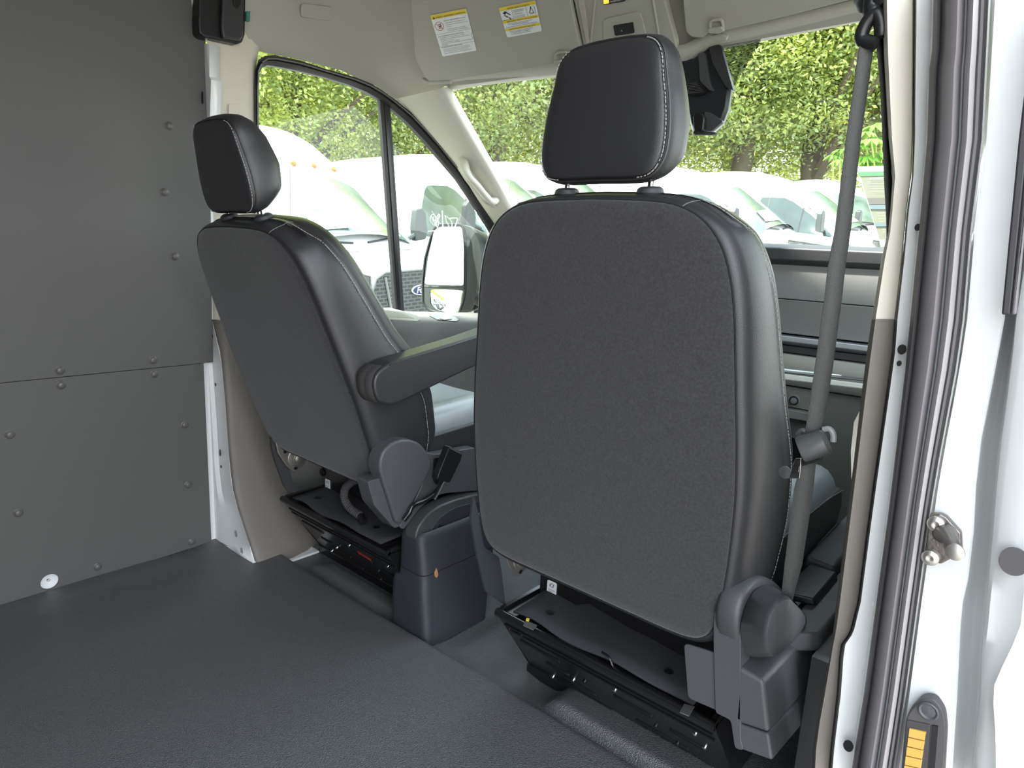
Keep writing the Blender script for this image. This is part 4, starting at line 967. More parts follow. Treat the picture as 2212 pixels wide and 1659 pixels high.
# upper guide loop
gl = ob('guide_loop', MB().tube(cr_([at(x, y, 1, .872) - BL for x, y in [(1894, 92), (1874, 90), (1861, 84), (1864, 66), (1876, 44), (1892, 30), (1902, 50), (1904, 80)]], 4), [.0075]*28 + [.006], 12), black, bt)
ob('guide_mount', MB().tube(cr_([at(x, y, 1, .876) - BL for x, y in [(1890, -40), (1886, -10), (1882, 18), (1890, 36)]], 4), [.013, .013, .012, .011, .010, .0095, .009, .009, .009, .010, .010, .010, .010], 12), black, bt)
ob('guide_cap', MB().lathe([(.024, -.01), (.024, .006), (.018, .012), (.002, .014)], at(1892, -20, 1, .882) - BL, (-.4, -.9, 0), 20), black, bt)
# tongue: half-round grip, slot plate and plated blade
def by(x, y, Y): return at(x, y, 1, Y) - BL
g0, g1 = by(1728, 972, .915), by(1788, 952, .925)
ax_ = (g1-g0).normalized()
ob('tongue_grip', MB().lathe([(.004, -.001), (.0165, 0), (.0178, .002), (.0178, (g1-g0).length-.004), (.014, (g1-g0).length), (.003, (g1-g0).length+.001)], g0, ax_, 24), mat('grip_grey', (.085, .09, .09), .32), bt)
ob('tongue_lip', MB().tube(cr_([by(x, y, .93) for x, y in [(1722, 940), (1732, 930), (1742, 934)]], 3), .0035, 8), plas2, bt)
ob('tongue_lip', MB().tube(cr_([by(x, y, .93) for x, y in [(1778, 928), (1792, 927), (1800, 938), (1800, 954)]], 3), .004, 8), mat('grip_light', (.3, .32, .31), .4), bt)
ob('tongue_plate', MB().sheet([by(x, y, .924) for x, y in [(1729, 991), (1780, 974), (1776, 994), (1731, 1008)]], (0, 1, 0), .006), black, bt, bevel=.002)
bl_ = ob('tongue_blade', MB().sheet([by(x, y, .926) for x, y in [(1718, 990), (1731, 990), (1728, 1034), (1704, 1034), (1712, 1005)]], (0, 1, 0), .0025), chrome, bt, bevel=.0008)
ob('blade_slot', MB().sheet([by(x, y, .9245) for x, y in [(1716, 1012), (1726, 1008), (1724, 1020), (1712, 1024)]], (0, 1, 0), .002), black, bl_)
ob('stop_button', MB().lathe([(.009, 0), (.009, .003), (.002, .005)], by(1697, 1020, .955), (0, -1, 0), 16), plas2, bt)

# ================================================================== RIGHT B PILLAR
def pillar(name, tl, tr, prof, m, label=None, ys_=None, smooth=35, th=.0):
    """tl, tr: (pixel y, pixel x) edges; prof: (fraction across, body Y)"""
    ys_ = ys_ or [-60, 0, 100, 200, 300, 380, 450, 560, 690, 800, 900, 1000, 1100, 1200, 1300, 1400, 1500, 1600, 1700]
    rows = []
    for y in ys_:
        xl, xr = interp(tl, y), interp(tr, y)
        rows.append([at(lerp(xl, xr, t), y, 1, Y) for t, Y in prof])
    o = ob(name, MB().grid(rows), m, smooth=smooth)
    if label: struct(o, label, 'pillar')
    return o
E1 = [(-60, 1904), (0, 1906), (100, 1908), (300, 1919), (380, 1928), (450, 1923), (500, 1918), (560, 1905), (690, 1884), (800, 1868), (1000, 1845), (1300, 1808), (1400, 1796), (1600, 1758), (1700, 1754)]
E2 = [(-60, 1973), (0, 1973), (300, 1971), (380, 1968), (450, 1958), (560, 1948), (690, 1933), (760, 1928), (900, 1908), (1100, 1879), (1300, 1853), (1359, 1838), (1372, 1832), (1392, 1817), (1420, 1813), (1500, 1808), (1600, 1796), (1659, 1790), (1700, 1788)]
yy1 = [-60, 0, 60, 120, 200, 250, 300, 340, 380, 420, 450, 500, 560, 620, 689]
pillar('trim_8', E1, E2, [(-.02, 1.02), (0, .90), (.04, .868), (.15, .860), (.5, .866), (.95, .884), (1, .90), (1.02, .92)], cream, 'cream upper plastic trim of the right B pillar', yy1, 60)
yy2 = [690, 760, 850, 950, 1050, 1150, 1250, 1300, 1359, 1372, 1392, 1420, 1500, 1562, 1620, 1700]
pillar('trim_9', E1, E2, [(-.02, 1.02), (0, .90), (.04, .866), (.15, .858), (.5, .864), (.94, .882), (1, .90), (1.02, .92)], taupe, 'taupe lower plastic trim of the right B pillar', yy2, 60)
E3 = [(-60, 2017), (0, 2016), (60, 2015), (110, 2013), (150, 2007), (300, 2003), (500, 1985), (690, 1966), (800, 1955), (1000, 1932), (1100, 1920), (1300, 1893), (1500, 1866), (1659, 1840), (1700, 1834)]
E2b = [(a, b + 3) for a, b in E2]
pillar('wall_right', E2b, E3, [(-.10, .93), (0, .905), (.10, .878), (.5, .882), (.9, .888), (1.05, .87), (1.3, .88)], white, 'white painted sheet metal of the right B pillar', sorted(set(yy1 + yy2)), 50)
E4 = [(-60, 2145), (0, 2140), (300, 2125), (500, 2100), (690, 2084), (800, 2068), (1000, 2030), (1100, 2013), (1300, 1985), (1500, 1958), (1659, 1935), (1700, 1928)]
sl = thing('door_seal', 'dark ribbed rubber seal running down the side door opening', 'seal', at(2050, 800, 1, .84))
def sstrip(name, t0, t1, prof, m):
    rows = []
    for y in [-60, 0, 60, 110, 150, 200, 300, 400, 500, 600, 690, 800, 900, 1000, 1100, 1200, 1300, 1400, 1500, 1600, 1700]:
        xl, xr = interp(E3, y), interp(E4, y); a, b = lerp(xl, xr, t0), lerp(xl, xr, t1)
        rows.append([at(lerp(a, b, t), y, 1, Y) - sl.location for t, Y in prof])
    return ob(name, MB().grid(rows), m, sl, smooth=45)
sstrip('inner_lip', 0, .14, [(0, .87), (.1, .845), (.5, .836), (.9, .84), (1, .85)], seald)
sstrip('bulb', .14, .55, [(0, .85), (.1, .838), (.35, .822), (.7, .818), (.9, .828), (1, .836)], mat('seal_grey', (.235, .215, .225), .5))
sstrip('groove', .55, .60, [(0, .836), (.2, .84), (.8, .84), (1, .83)], mat('seal_light', (.38, .40, .42), .4))
sstrip('carrier', .60, .80, [(0, .832), (.1, .822), (.5, .818), (.9, .822), (1, .83)], mat('seal_mid', (.33, .31, .31), .5))
sstrip('outer_lip', .80, .93, [(0, .834), (.3, .828), (.7, .828), (1, .836)], sealg)
sstrip('outer_edge', .93, 1.0, [(0, .832), (.5, .824), (1, .836)], mat('seal_edge', (.30, .30, .29), .5))
E5 = [(-60, 2330), (0, 2300), (300, 2225), (500, 2195), (690, 2170), (800, 2150), (1000, 2110), (1100, 2107), (1200, 2100), (1260, 2090), (1300, 2080), (1350, 2075), (1500, 2068), (1659, 2058), (1700, 2055)]
pillar('trim_10', E4, E5, [(-.1, .90), (0, .852), (.06, .842), (.5, .838), (.95, .834), (1, .838)], white, 'white painted door jamb carrying the striker', sorted(set(yy1 + yy2)), 50)
E6 = [(-60, 2370), (0, 2340), (300, 2260), (500, 2225), (690, 2195), (800, 2184), (1000, 2157), (1100, 2150), (1250, 2136), (1400, 2122), (1500, 2118), (1659, 2100), (1700, 2096)]
pillar('trim_11', E5, E6, [(0, .838), (.12, .870), (.5, .90), (.85, .885), (1, .826)], white, 'white painted gutter channel at the outer edge of the jamb', sorted(set(yy1 + yy2)), 50)
E7 = [(-60, 2420), (0, 2400), (300, 2320), (690, 2290), (1000, 2280), (1250, 2260), (1360, 2218), (1400, 2205), (1450, 2190), (1500, 2178), (1560, 2162), (1659, 2166), (1700, 2168)]
E7 = [(-60, 2500), (690, 2400), (1100, 2300), (1280, 2212), (1350, 2205), (1400, 2185), (1440, 2165), (1480, 2148), (1520, 2146), (1580, 2150), (1659, 2152), (1700, 2152)]
pillar('trim_12', E6, E7, [(0, .826), (.1, .816), (.5, .812), (1, .80), (1.05, .83)], white, 'white outer pillar skin beside the gutter', sorted(set(yy1 + yy2 + [1280, 1350, 1440, 1480, 1520, 1580])), 50)
E8 = [(-60, 2700), (1700, 2600)]
pillar('trim_13', E7, E8, [(0, .86), (.1, .84), (1, .80)], white, 'white outer body panel beyond the pillar', sorted(set(yy1 + yy2 + [1280, 1350, 1440, 1480, 1520, 1580])), 50)
# dark window rubber of the front door, upper right edge
wr_ = thing('window_rubber', 'short black rubber strip at the upper right edge of the frame', 'rubber strip', at(2190, 600, 1, .80))
a = [at(x, y, 1, .805) - wr_.location for x, y in [(2236, 0), (2200, 300), (2163, 680), (2183, 680), (2222, 300), (2262, 0)]]
ob('strip', MB().sheet(a, (0, 1, 0), .008), mat('rub_purple', (.035, .033, .037), .4), wr_, bevel=.002)
a = [at(x, y, 1, .803) - wr_.location for x, y in [(2264, 0), (2224, 300), (2184, 680), (2195, 680), (2234, 300), (2280, 0)]]
ob('edge', MB().sheet(a, (0, 1, 0), .008), sealg, wr_, bevel=.002)
# holes in the sheet metal
for x, y, r in [(1948, 755, .0045), (1942, 785, .0025), (1832, 1612, .006), (1982, 1 + 490, .003)]:
    p = at(x, y, 1, .868); mb = MB().prism([(p.x + r*math.cos(t), .868, p.z + 1.3*r*math.sin(t)) for t in [2*math.pi*k/16 for k in range(16)]], (0, .002, 0))
    o = ob('bolt_hole', mb, black, bpy.data.objects['wall_right'], smooth=0)
for x, y, r in [(1912, 1066, .003), (1883, 1305, .003), (1868, 1455, .003)]:
    p = at(x, y, 1, .886); o = ob('dimple', MB().lathe([(r*1.1, 0), (r*.6, .0006), (.0005, .0008)], p, (0, -1, 0), 14), white, bpy.data.objects['wall_right'])
p = at(2190, 1214, 1, .798)
ob('round_hole', MB().prism([(p.x + .0125*math.cos(t), .7985, p.z + .0145*math.sin(t)) for t in [2*math.pi*k/24 for k in range(24)]], (0, .002, 0)), mat('hole_dark', (.07, .065, .07), .6), bpy.data.objects['trim_12'], smooth=0)
# striker
sk = thing('door_striker', 'dark metal door striker with two bolts on the white jamb', 'striker', at(2035, 1165, 1, .83))
def sj(x, y, Y): return at(x, y, 1, Y) - sk.location
dm_ = mat('striker_metal', (.20, .18, .17), .35, metal=.8, bump=.3, bscale=150)
ob('base_plate', MB().sheet([sj(x, y, .826) for x, y in [(2004, 1112), (2030, 1110), (2044, 1117), (2076, 1152), (2078, 1190), (2060, 1204), (2033, 1219), (2000, 1212)]], (0, 1, 0), .01), dm_, sk, bevel=.002)
for x, y in [(2022, 1131), (2010, 1204)]:
    ob('bolt', MB().lathe([(.0088, 0), (.0085, .003), (.006, .005), (.004, .0055), (.003, .004), (.0005, .0035)], sj(x, y, .826), (0, -1, 0), 20), steel, sk)
ob('striker_arm', MB().tube(cr_([sj(2040, 1150, .83), sj(2048, 1158, .815), sj(2055, 1172, .80), sj(2062, 1190, .785)], 4), [.012, .012, .011, .010, .009, .008, .008, .0075, .0075, .0075, .0075, .0075, .0075], 16), dm_, sk)
ob('pin_head', MB().lathe([(.0085, 0), (.0085, .003), (.006, .004)], sj(2064, 1192, .785), Vector((-.05, -.95, .1)), 20), steel, sk)
# sliding door contact plate
ct = thing('contact_plate', 'dark plastic contact plate with four orange pads, low on the jamb', 'contact plate', at(1998, 1600, 1, .83))
def cj(x, y, Y): return at(x, y, 1, Y) - ct.location
pm = mat('contact_grey', (.075, .07, .072), .5)
ob('plate', MB().sheet([cj(p.x, p.y, .822) for p in round_poly([(1957, 1552), (1966, 1535), (1992, 1507), (2020, 1510), (2040, 1540), (2044, 1580), (2036, 1720), (1942, 1720), (1952, 1600)], 12)], (0, 1, 0), .014), pm, ct, bevel=.002)
ob('pad_bed', MB().sheet([cj(p.x, p.y, .8205) for p in round_poly([(1958, 1555), (2010, 1566), (2000, 1720), (1946, 1720)], 6)], (0, 1, 0), .006), mat('contact_dark', (.05, .047, .05), .5), ct, bevel=.001)
ob('channel', MB().sheet([cj(x, y, .8195) for x, y in [(2014, 1568), (2026, 1570), (2014, 1720), (2002, 1720)]], (0, 1, 0), .005), black, ct)
for k in range(6):
    y0 = 1574 + k*20; x0 = 1964 - k*2.7
    ob('contact_pad', MB().sheet([cj(x, y, .8185) for x, y in [(x0, y0), (x0+36, y0+8), (x0+33, y0+26), (x0-2, y0+18)]], (0, 1, 0), .003), copper, ct, bevel=.0004)
ob('screw', MB().lathe([(.0105, 0), (.0105, .002), (.009, .003), (.007, .0015), (.0005, .0025)], cj(2006, 1535, .8215), (0, -1, 0), 20), plas2, ct)
# rest of the right side behind the opening and rear end of the load bay
o = struct(ob('wall_rear', MB().box((-1.0, -2.65, -.05), (1.0, -2.6, 2.0)), liner), 'grey lined rear end of the load bay')
ob('side_panel', MB().box((.92, -2.6, -.05), (.98, -.62, 2.0)), white, o)
ob('roof_rail', MB().box((.86, -.62, 1.72), (.98, .80, 2.0)), white, o)
ob('pillar_core', MB().box((.925, .935, -.05), (.985, 1.04, 1.9)), seald, bpy.data.objects['wall_right'])
ob('step_trim', MB().box((.80, .95, -.35), (.99, 2.3, -.01)), dashd, o)
ob('door_base', MB().box((.797, 1.06, -.30), (.93, 2.3, .34)), dashd, o)
ob('sill', MB().box((.78, -2.6, -.30), (1.0, 1.2, -.05)), white, o)
# ================================================================== OUTSIDE
GT = [(-60, -.9), (0, -.80), (4.6, -.50), (14, .22), (16, .42), (20, .55), (30, .85), (90, 1.2)]
def gz(y): return interp(GT, y)
ysg = [-60, -30, -10, 0, 2, 4.6, 8, 11, 14, 16, 18, 20, 25, 30, 50, 90]
struct(ob('ground', MB().grid([[Vector((x, y, gz(y))) for x in (-90, -30, -10, 0, 10, 60)] for y in ysg]), asphalt, smooth=180), 'pale paved parking lot around the vans', 'ground')

# ---- van: nose at x=0 pointing +x
TOP = [(-5.95, 2.30), (-5.9, 2.55), (-5.7, 2.70), (-5.3, 2.75), (-3.6, 2.76), (-3.1, 2.71), (-2.75, 2.60), (-2.45, 2.43), (-2.2, 2.25), (-2.03, 2.05), (-1.98, 2.00), (-1.45, 1.64), (-1.0, 1.325), (-.97, 1.30), (-.7, 1.275), (-.4, 1.24), (-.15, 1.195), (-.04, 1.155), (.0, 1.10)]
WB = [(-5.95, .93), (-5.7, 1.0), (-1.0, 1.0), (-.6, .985), (-.3, .95), (-.12, .88), (-.03, .80), (0, .76)]
WT = [(-5.95, .72), (-5.5, .78), (-3.0, .78), (-2.0, .74), (-1.45, .78), (-1.0, .84), (-.6, .84), (-.2, .80), (0, .68)]
HI = [True]
def vring(x):
    zt = interp(TOP, x); zt = zt if (HI[0] or zt < 2.05) else 2.05 + (zt-2.05)*.62; wb = interp(WB, x); wt = min(interp(WT, x), wb - .02)
    zb = min(1.28, zt - .10); cr = .035 if zt > 1.5 else .03
    rd = sst(2.05, 2.5, zt)
    h = [(0, zt+cr), (wt*.35, zt+cr*.85-.01*rd), (wt*.66, zt+cr*.35-.03*rd), (wt*(.92-.06*rd), zt-.02-.07*rd), (wt+ (wb-wt)*.03, zt-.07-.14*rd), (lerp(wt, wb, .55), lerp(zt-.07-.14*rd, zb, .5)), (wb, zb), (wb+.012, lerp(zb, .6, .4)), (wb+.01, .62), (wb-.005, .42), (wb-.06, .33), (0, .33)]
    return [Vector((x, y, z)) for y, z in h] + [Vector((x, -y, z)) for y, z in h[1:-1]][::-1]
def hwz(x, z):
    r = vring(x)[:12]
    for a, b in zip(r[3:], r[4:]):
        if b.z <= z <= a.z: return lerp(a.y, b.y, (a.z-z)/max(1e-6, a.z-b.z))
    return r[6].y
def vtop(x, y):
    r = vring(x)[:12]
    for a, b in zip(r, r[1:]):
        if a.y <= abs(y) <= b.y: return lerp(a.z, b.z, (abs(y)-a.y)/max(1e-6, b.y-a.y))
    return r[3].z
def build_van(label):
    t = thing('van', label, 'van', (0, 0, 0), 'white vans parked in the row outside')
    xsn = sorted(set([x for x, _ in TOP] + [x for x, _ in WB] + [-4.5]))
    ob('body', MB().rings([vring(x) for x in xsn]), vanw, t, smooth=50)
    # bumper and lower nose
    ob('bumper', MB().rings([[Vector((x, y*s, z)) for y, z in [(0, .62), (.7, .60), (.9, .56), (.9, .36), (.7, .30), (0, .30)]] + [Vector((x, -y*s, z)) for y, z in [(.7, .30), (.9, .36), (.9, .56), (.7, .60)]] for x, s in [(-.3, 1.09), (-.08, 1.05), (.04, .9), (.07, .78)]]), grey_m, t, smooth=40)
    # windscreen
    g = MB(); R = []
    for k in range(9):
        x = lerp(-1.03, -1.95, k/8); hw = lerp(.80, .69, k/8)
        R.append([Vector((x + .09*(1-(u/6-1)**2)*(1 if 0 < k < 8 else .9), hw*(u/6-1), vtop(x, hw*(u/6-1)) + .012 + .075*(1-(u/6-1)**2))) for u in range(13)])
    g.grid(R); wsn = ob('windshield', g, vwind, t, smooth=180)
    ob('windshield_surround', MB().rings([[Vector((x-.02, -hw, vtop(x, hw)-.02)), Vector((x, -hw, vtop(x, hw)+.008)), Vector((x, hw, vtop(x, hw)+.008)), Vector((x-.02, hw, vtop(x, hw)-.02))] for x, hw in [(-.99, .83), (-1.98, .715)]]), grey_m, t, smooth=30)
    # lot paper lying at the foot of the windscreen
    def wp(x, y, dz_=.004): 
        u = y/ lerp(.80, .69, (x+1.03)/-.92); return Vector((x + .09*(1-u*u), y, vtop(x, y) + .012 + .075*(1-u*u) + .018))
    pp = [wp(-1.13, -.50), wp(-1.10, -.06), wp(-1.34, -.02), wp(-1.36, -.42)]
    ob('dash_paper', MB().add([p + Vector((.004, 0, .006)) for p in pp], [(0, 1, 2, 3)]), paper, t, smooth=0)
    # side windows
    for s in (1, -1):
        WT_ = [(-2.63, 1.90), (-2.60, 1.97), (-2.55, 1.98), (-2.18, 1.965), (-2.02, 1.90), (-1.60, 1.62), (-1.16, 1.275)]
        WB_ = [(-2.63, 1.30), (-2.60, 1.245), (-2.55, 1.23), (-1.75, 1.20), (-1.40, 1.22), (-1.16, 1.27)]
        cx__ = [-2.63, -2.60, -2.55, -2.4, -2.18, -2.10, -2.02, -1.9, -1.75, -1.6, -1.5, -1.4, -1.3, -1.22, -1.16]
        ob('side_window', MB().grid([[Vector((x, s*(hwz(x, z)+.010), z)) for z in [lerp(interp(WB_, x), interp(WT_, x), k/7) for k in range(8)]] for x in cx__]), vglass, t, smooth=180)
        a, b = (-1.80, 1.78), (-1.80, 1.275)
        ob('window_divider', MB().tube([(x, s*(hwz(x, z)+.012), z) for x, z in (a, b)], .014, 6), grey_m, t)
        # gaps of the cab door and the sliding door
        L1 = [(-1.10, 1.30), (-1.62, 1.72), (-2.1, 2.02), (-2.6, 2.07), (-2.72, 2.0), (-2.72, .5), (-1.75, .5), (-1.55, .9), (-1.25, 1.1), (-1.10, 1.30)]
        g = MB().tube([(x, s*(hwz(x, z)+.001), z) for x, z in L1], .004, 5)
        for L2 in ([(-2.80, 2.12), (-4.15, 2.12), (-4.15, .5), (-2.80, .5), (-2.80, 2.12)],): g.tube([(x, s*(hwz(x, z)+.001), z) for x, z in L2], .004, 5)
        ob('panel_gap', g, sealg, t)
        # mirrors
        m = ob('side_mirror', MB().rings([[Vector((x, s*(1.10 + dy), z)) for dy, z in [(0, 1.34), (.17, 1.36), (.20, 1.46), (.18, 1.68), (.12, 1.74), (.02, 1.72), (-.02, 1.5)]] for x in (-1.40, -1.30)]), grey_m, t, bevel=.02)
        ob('mirror_arm', MB().tube([(-1.33, s*.97, 1.36), (-1.34, s*1.12, 1.42)], .03, 8), grey_m, m)
        # headlight wrapping the corner
        C = [(.018, .60, .97, 1.12), (.004, .70, .93, 1.15), (-.05, .84, .91, 1.17), (-.14, .91, .91, 1.185), (-.28, .965, .99, 1.21), (-.42, .985, 1.10, 1.225), (-.50, .99, 1.18, 1.235)]
        ob('headlight', MB().grid([[Vector((x+.012, s*(y+.012), lerp(a, b, k/4))) for k in range(5)] for x, y, a, b in C]), lamp, t, smooth=60)
        ob('lamp_frame', MB().tube([(x+.016, s*(y+.014), a) for x, y, a, b in C] + [(x+.016, s*(y+.014), b) for x, y, a, b in C[::-1]] + [(C[0][0]+.016, s*(C[0][1]+.014), C[0][2])], .008, 5), sealg, t)
        # hood vents
        V = [(-.66, .22), (-.66, .46), (-.80, .60), (-.80, .26)]
        ob('hood_vent', MB().prism([(x, s*y, vtop(x, y)+.002) for x, y in V], (0, 0, .004)), mat('vent_grey', (.09, .095, .095), .5) if 'vent_grey' not in MATS else MATS['vent_grey'], t)
        # wiper
        ob('wiper', MB().tube([(-1.0, s*.1 + .05, 1.37), (-1.02, s*.45, 1.40), (-1.08, s*.70, 1.39)], .012, 6), black, t)
        for xw in (-.95, -4.75):
            w_ = ob('wheel', MB().lathe([(.30, .02), (.355, .0), (.36, -.10), (.355, -.20), (.20, -.21), (.19, -.03), (.10, -.015), (.02, -.02)], (xw, s*1.0, .36), (0, s, 0), 28), rubber, t)
            ob('hubcap', MB().lathe([(.20, 0), (.17, .012), (.05, .02), (.002, .02)], (xw, s*.985, .36), (0, s, 0), 20), silver, w_)
    # grille with frame and badge
    G = [(-.44, 1.145), (-.55, 1.09), (-.60, .97), (-.55, .78), (-.47, .55), (-.36, .50)]
    G = G + [(-y, z) for y, z in G[::-1]]
    gr = ob('grille', MB().prism([(.012, y, z) for y, z in G], (.014, 0, 0)), grillem, t, smooth=0)
    ob('grille_frame', MB().tube([(.026, y, z) for y, z in G + G[:1]], .014, 8), mat('frame_grey', (.16, .17, .17), .4) if 'frame_grey' not in MATS else MATS['frame_grey'], gr)
    for s in (1, -1): ob('grille_bar', MB().tube([(.03, s*.44, 1.10), (.034, s*.40, .86), (.03, s*.35, .56)], .014, 6), MATS['frame_grey'], gr)
    def ell(a, b, x): return [(x, a*math.cos(u), .945 + b*math.sin(u)) for u in [2*math.pi*k/32 for k in range(32)]]
    bd = ob('badge', MB().prism(ell(.125, .052, .03), (.016, 0, 0)), whitep, t, smooth=0)
    ob('badge_face', MB().prism(ell(.115, .044, .0455), (.003, 0, 0)), blue, bd, smooth=0)
    m_ = MB(); tmp = MB(); textmesh('Ford', .085, Matrix.Identity(4), tmp, .002); wd = max(q[0] for q in tmp.v)
    M = frame((.0492, -wd*.45, .918), (0, 1, 0), (0, 0, 1)) @ Matrix(((.9, .25, 0, 0), (0, 1, 0, 0), (0, 0, 1, 0), (0, 0, 0, 1)))
    textmesh('Ford', .085, M, m_, .002); ob('badge_script', m_, whitep, bd, smooth=0)
    ob('antenna', MB().tube([(-1.0, -.80, 1.30), (-.98, -.80, 1.52), (-.90, -.80, 2.10)], .006, 5), sealg, t)
    return t
TILT = Matrix.Rotation(math.radians(4.0), 4, 'X')
def place(t, px, py, dist, lp_, yaw=0., tilt=True, z=None):
    """put the van so that its point lp_ stands in the viewing direction px,py at this distance"""
    M = (TILT if tilt else Matrix.Identity(4)) @ Matrix.Rotation(math.radians(yaw), 4, 'Z')
    p = CAM + ray(px, py)*dist - M.to_3x3() @ Vector(lp_)
    t.matrix_world = Matrix.Translation(p) @ M
    t.location = p; t.rotation_euler = M.to_euler()
v0 = build_van('nearest white high-roof van beside the driver window, with amber roof lights')
HI[0] = False
vb = build_van('white van just beyond the nearest van, seen through the quarter window with its grey mirror')
HI[0] = True
def vcopy(label, src=None):
    v = dup(src or v0); v['label'] = label; return v
vc = vcopy('white van seen directly right of the passenger headrest', vb)
vd = vcopy('white van second to the right of the passenger headrest, behind the belt', vb)
ve = vcopy('white van at the far right end of the row, nose toward the camera', vb)
vf = vcopy('white van glimpsed between the A pillar and the passenger headrest', vb)
for q_, lb in ((1, 'white van in the mirror row, first behind the nearest van'), (2, 'white van in the mirror row, second behind the nearest van'), (3, 'white van in the mirror row, third behind the nearest van'), (4, 'white van in the mirror row, fourth behind the nearest van'), (5, 'white van in the mirror row, farthest back')):
    v = vcopy(lb); v.location = (-4.2 - .1*q_, 4.3 - 3.1*q_, gz(4.3 - 3.1*q_))
place(v0, 905, 625, 6.9, (0, 0, .945))
for y in (-.54, -.27, 0, .27, .54):
    x = -2.15; z = vtop(x, y)
    ob('marker_lamp', MB().lathe([(.036, -.02), (.036, .014), (.027, .03), (.003, .036)], (x, y, z), (.75, 0, .65), 14), amber, v0)
WTL = (-2.63, -.90, 1.96)
place(vb, 912, 403, 10.8, WTL)
place(vf, 1104, 412, 12.2, WTL)
place(vc, 1458, 421, 13.0, WTL)
place(vd, 1640, 428, 14.4, WTL)
place(ve, 1888, 531, 17.5, (0, 0, .945), -50)

# ---- exterior mirror of this van on the driver side
em = thing('exterior_mirror', 'tall black-framed exterior mirror outside the driver door window', 'mirror', at(965, 590, 1, 1.98))
EL = em.location
def ej(x, y, Y=1.98): return at(x, y, 1, Y) - EL
def emesh(name, px, Y, m, R_, nvec, par=em):
    nv = Vector(nvec).normalized(); c0_ = at(sum(p[0] for p in px)/len(px), sum(p[1] for p in px)/len(px), 1, Y)
    L = [atp(p.x, p.y, c0_, nv) - EL for p in round_poly(px, 6, 4)]; c = sum(L, Vector())/len(L); up_ = Vector((0, 0, 1)); ux = nv.cross(up_).normalized(); uz = ux.cross(nv).normalized()
    rg = []
    for s in (1, .85, .7, .55, .4, .25, .1):
        r = []
        for p in L:
            q = (p-c)*s; a, b = q.x, q.z
            pos = c + q; pos.y = c.y + (q.x*nv.x + q.z*nv.z)/(-nv.y) * 1.0 + ((a*a+b*b)/(2*R_) if R_ else 0)
            r.append(pos)
        rg.append(r)
    return ob(name, MB().rings(rg, True, False, True), m, par, smooth=180)
SH = [(913, 612), (918, 560), (932, 509), (938, 492), (950, 485), (998, 485), (1020, 492), (1034, 520), (1040, 560), (1040, 620), (1020, 672), (990, 681), (958, 680), (927, 670), (914, 656)]
a = [ej(p.x, p.y, 2.02) for p in round_poly(SH, 8)]; c = sum(a, Vector())/len(a)
ob('shell', MB().rings([a, [p + Vector((0, .02, 0)) for p in a], [p.lerp(c, .10) + Vector((0, .10, 0)) for p in a], [p.lerp(c, .45) + Vector((0, .16, 0)) for p in a]]), grey_m, em, smooth=50)
FRM = [(913, 612), (918, 560), (932, 509), (938, 492), (950, 485), (996, 485), (1003, 494), (1006, 550), (1005, 620), (1001, 650), (990, 681), (958, 680), (927, 670), (914, 656)]
ob('frame', MB().tube([atp(p.x, p.y, at(962, 585, 1, 1.952), Vector((.28, -.94, .14)).normalized()) - EL for p in round_poly(FRM, 6) + round_poly(FRM, 6)[:1]], .006, 8), black, em)
emesh('upper_glass', [(917, 614), (925, 557), (938, 498), (949, 491), (997, 490), (1002, 534), (1001, 617)], 1.940, mirror, None, (.30, -.93, .26))
emesh('lower_glass', [(926, 625), (998, 627), (996, 650), (988, 678), (949, 674), (926, 657)], 1.946, mirror, .42, (.27, -.96, .06))
ob('divider', MB().tube([ej(915, 619, 1.95), ej(1002, 622, 1.95)], .005, 8), grey_m, em)
ob('mirror_arm', MB().tube([ej(1030, 640, 2.0), at(1075, 660, 1, 2.05) - EL], .035, 12), black, em)

# ---- display board
bn = thing('display_board', 'tan display board with green, grey and blue bands beyond the right vans', 'board', at(1890, 450, 1, 13.0))
def bj(x, y, o_=0.): return at(x, y, 1, 13.0 - o_) - bn.location
def bq(name, px, m, o_, th=.01): return ob(name, MB().sheet([bj(x, y, o_) for x, y in px], (0, 1, 0), th), m, bn, smooth=0)
bq('board_back', [(1850, 360), (1990, 356), (1990, 560), (1912, 560)], mat('board_white', (.66, .72, .66), .6), .0, .06)
def edge(y): return 1858 + (y-380)*.305
bq('panel', [(edge(380), 380), (1990, 378), (1990, 517), (edge(517), 517)], bann, .02)
bq('green_band', [(1852, 371), (1990, 368), (1990, 378), (1856, 381)], banng, .03)
for y0, y1, m in [(428, 442, bannt), (443, 452, bannb), (483, 489, bannb)]: bq('colour_band', [(edge(y0), y0), (1990, y0-1), (1990, y1-1), (edge(y1), y1)], m, .04)
m_ = MB(); tmp = MB(); textmesh('Performance', 1, Matrix.Identity(4), tmp); wd = max(q[0] for q in tmp.v)
p0 = bj(1879, 388, .05); sx = (bj(1919, 388, .05) - p0).length/(wd*.72)
M = Matrix.Translation(p0 + Vector((wd*sx, 0, 0))) @ Matrix(((-sx, 0, 0, 0), (0, 0, 1, 0), (0, sx, 0, 0), (0, 0, 0, 1)))
textmesh('Performance', 1, M, m_)
for y in (393, 397, 402, 407, 413, 460, 466, 472, 478, 495, 501): m_.add([bj(edge(y)+12, y, .045), bj(1912, y-.4, .045), bj(1912, y+.2, .045), bj(edge(y)+12, y+.6, .045)], [(0, 1, 2, 3)])
ob('print', m_, mat('print_grey', (.25, .27, .22), .7), bn, smooth=0)
bq('silver_base', [(1900, 522), (1990, 520), (1990, 532), (1902, 533)], white, .05)
bq('dark_base', [(1900, 534), (1990, 532), (1990, 560), (1902, 560)], grey_m, .05)

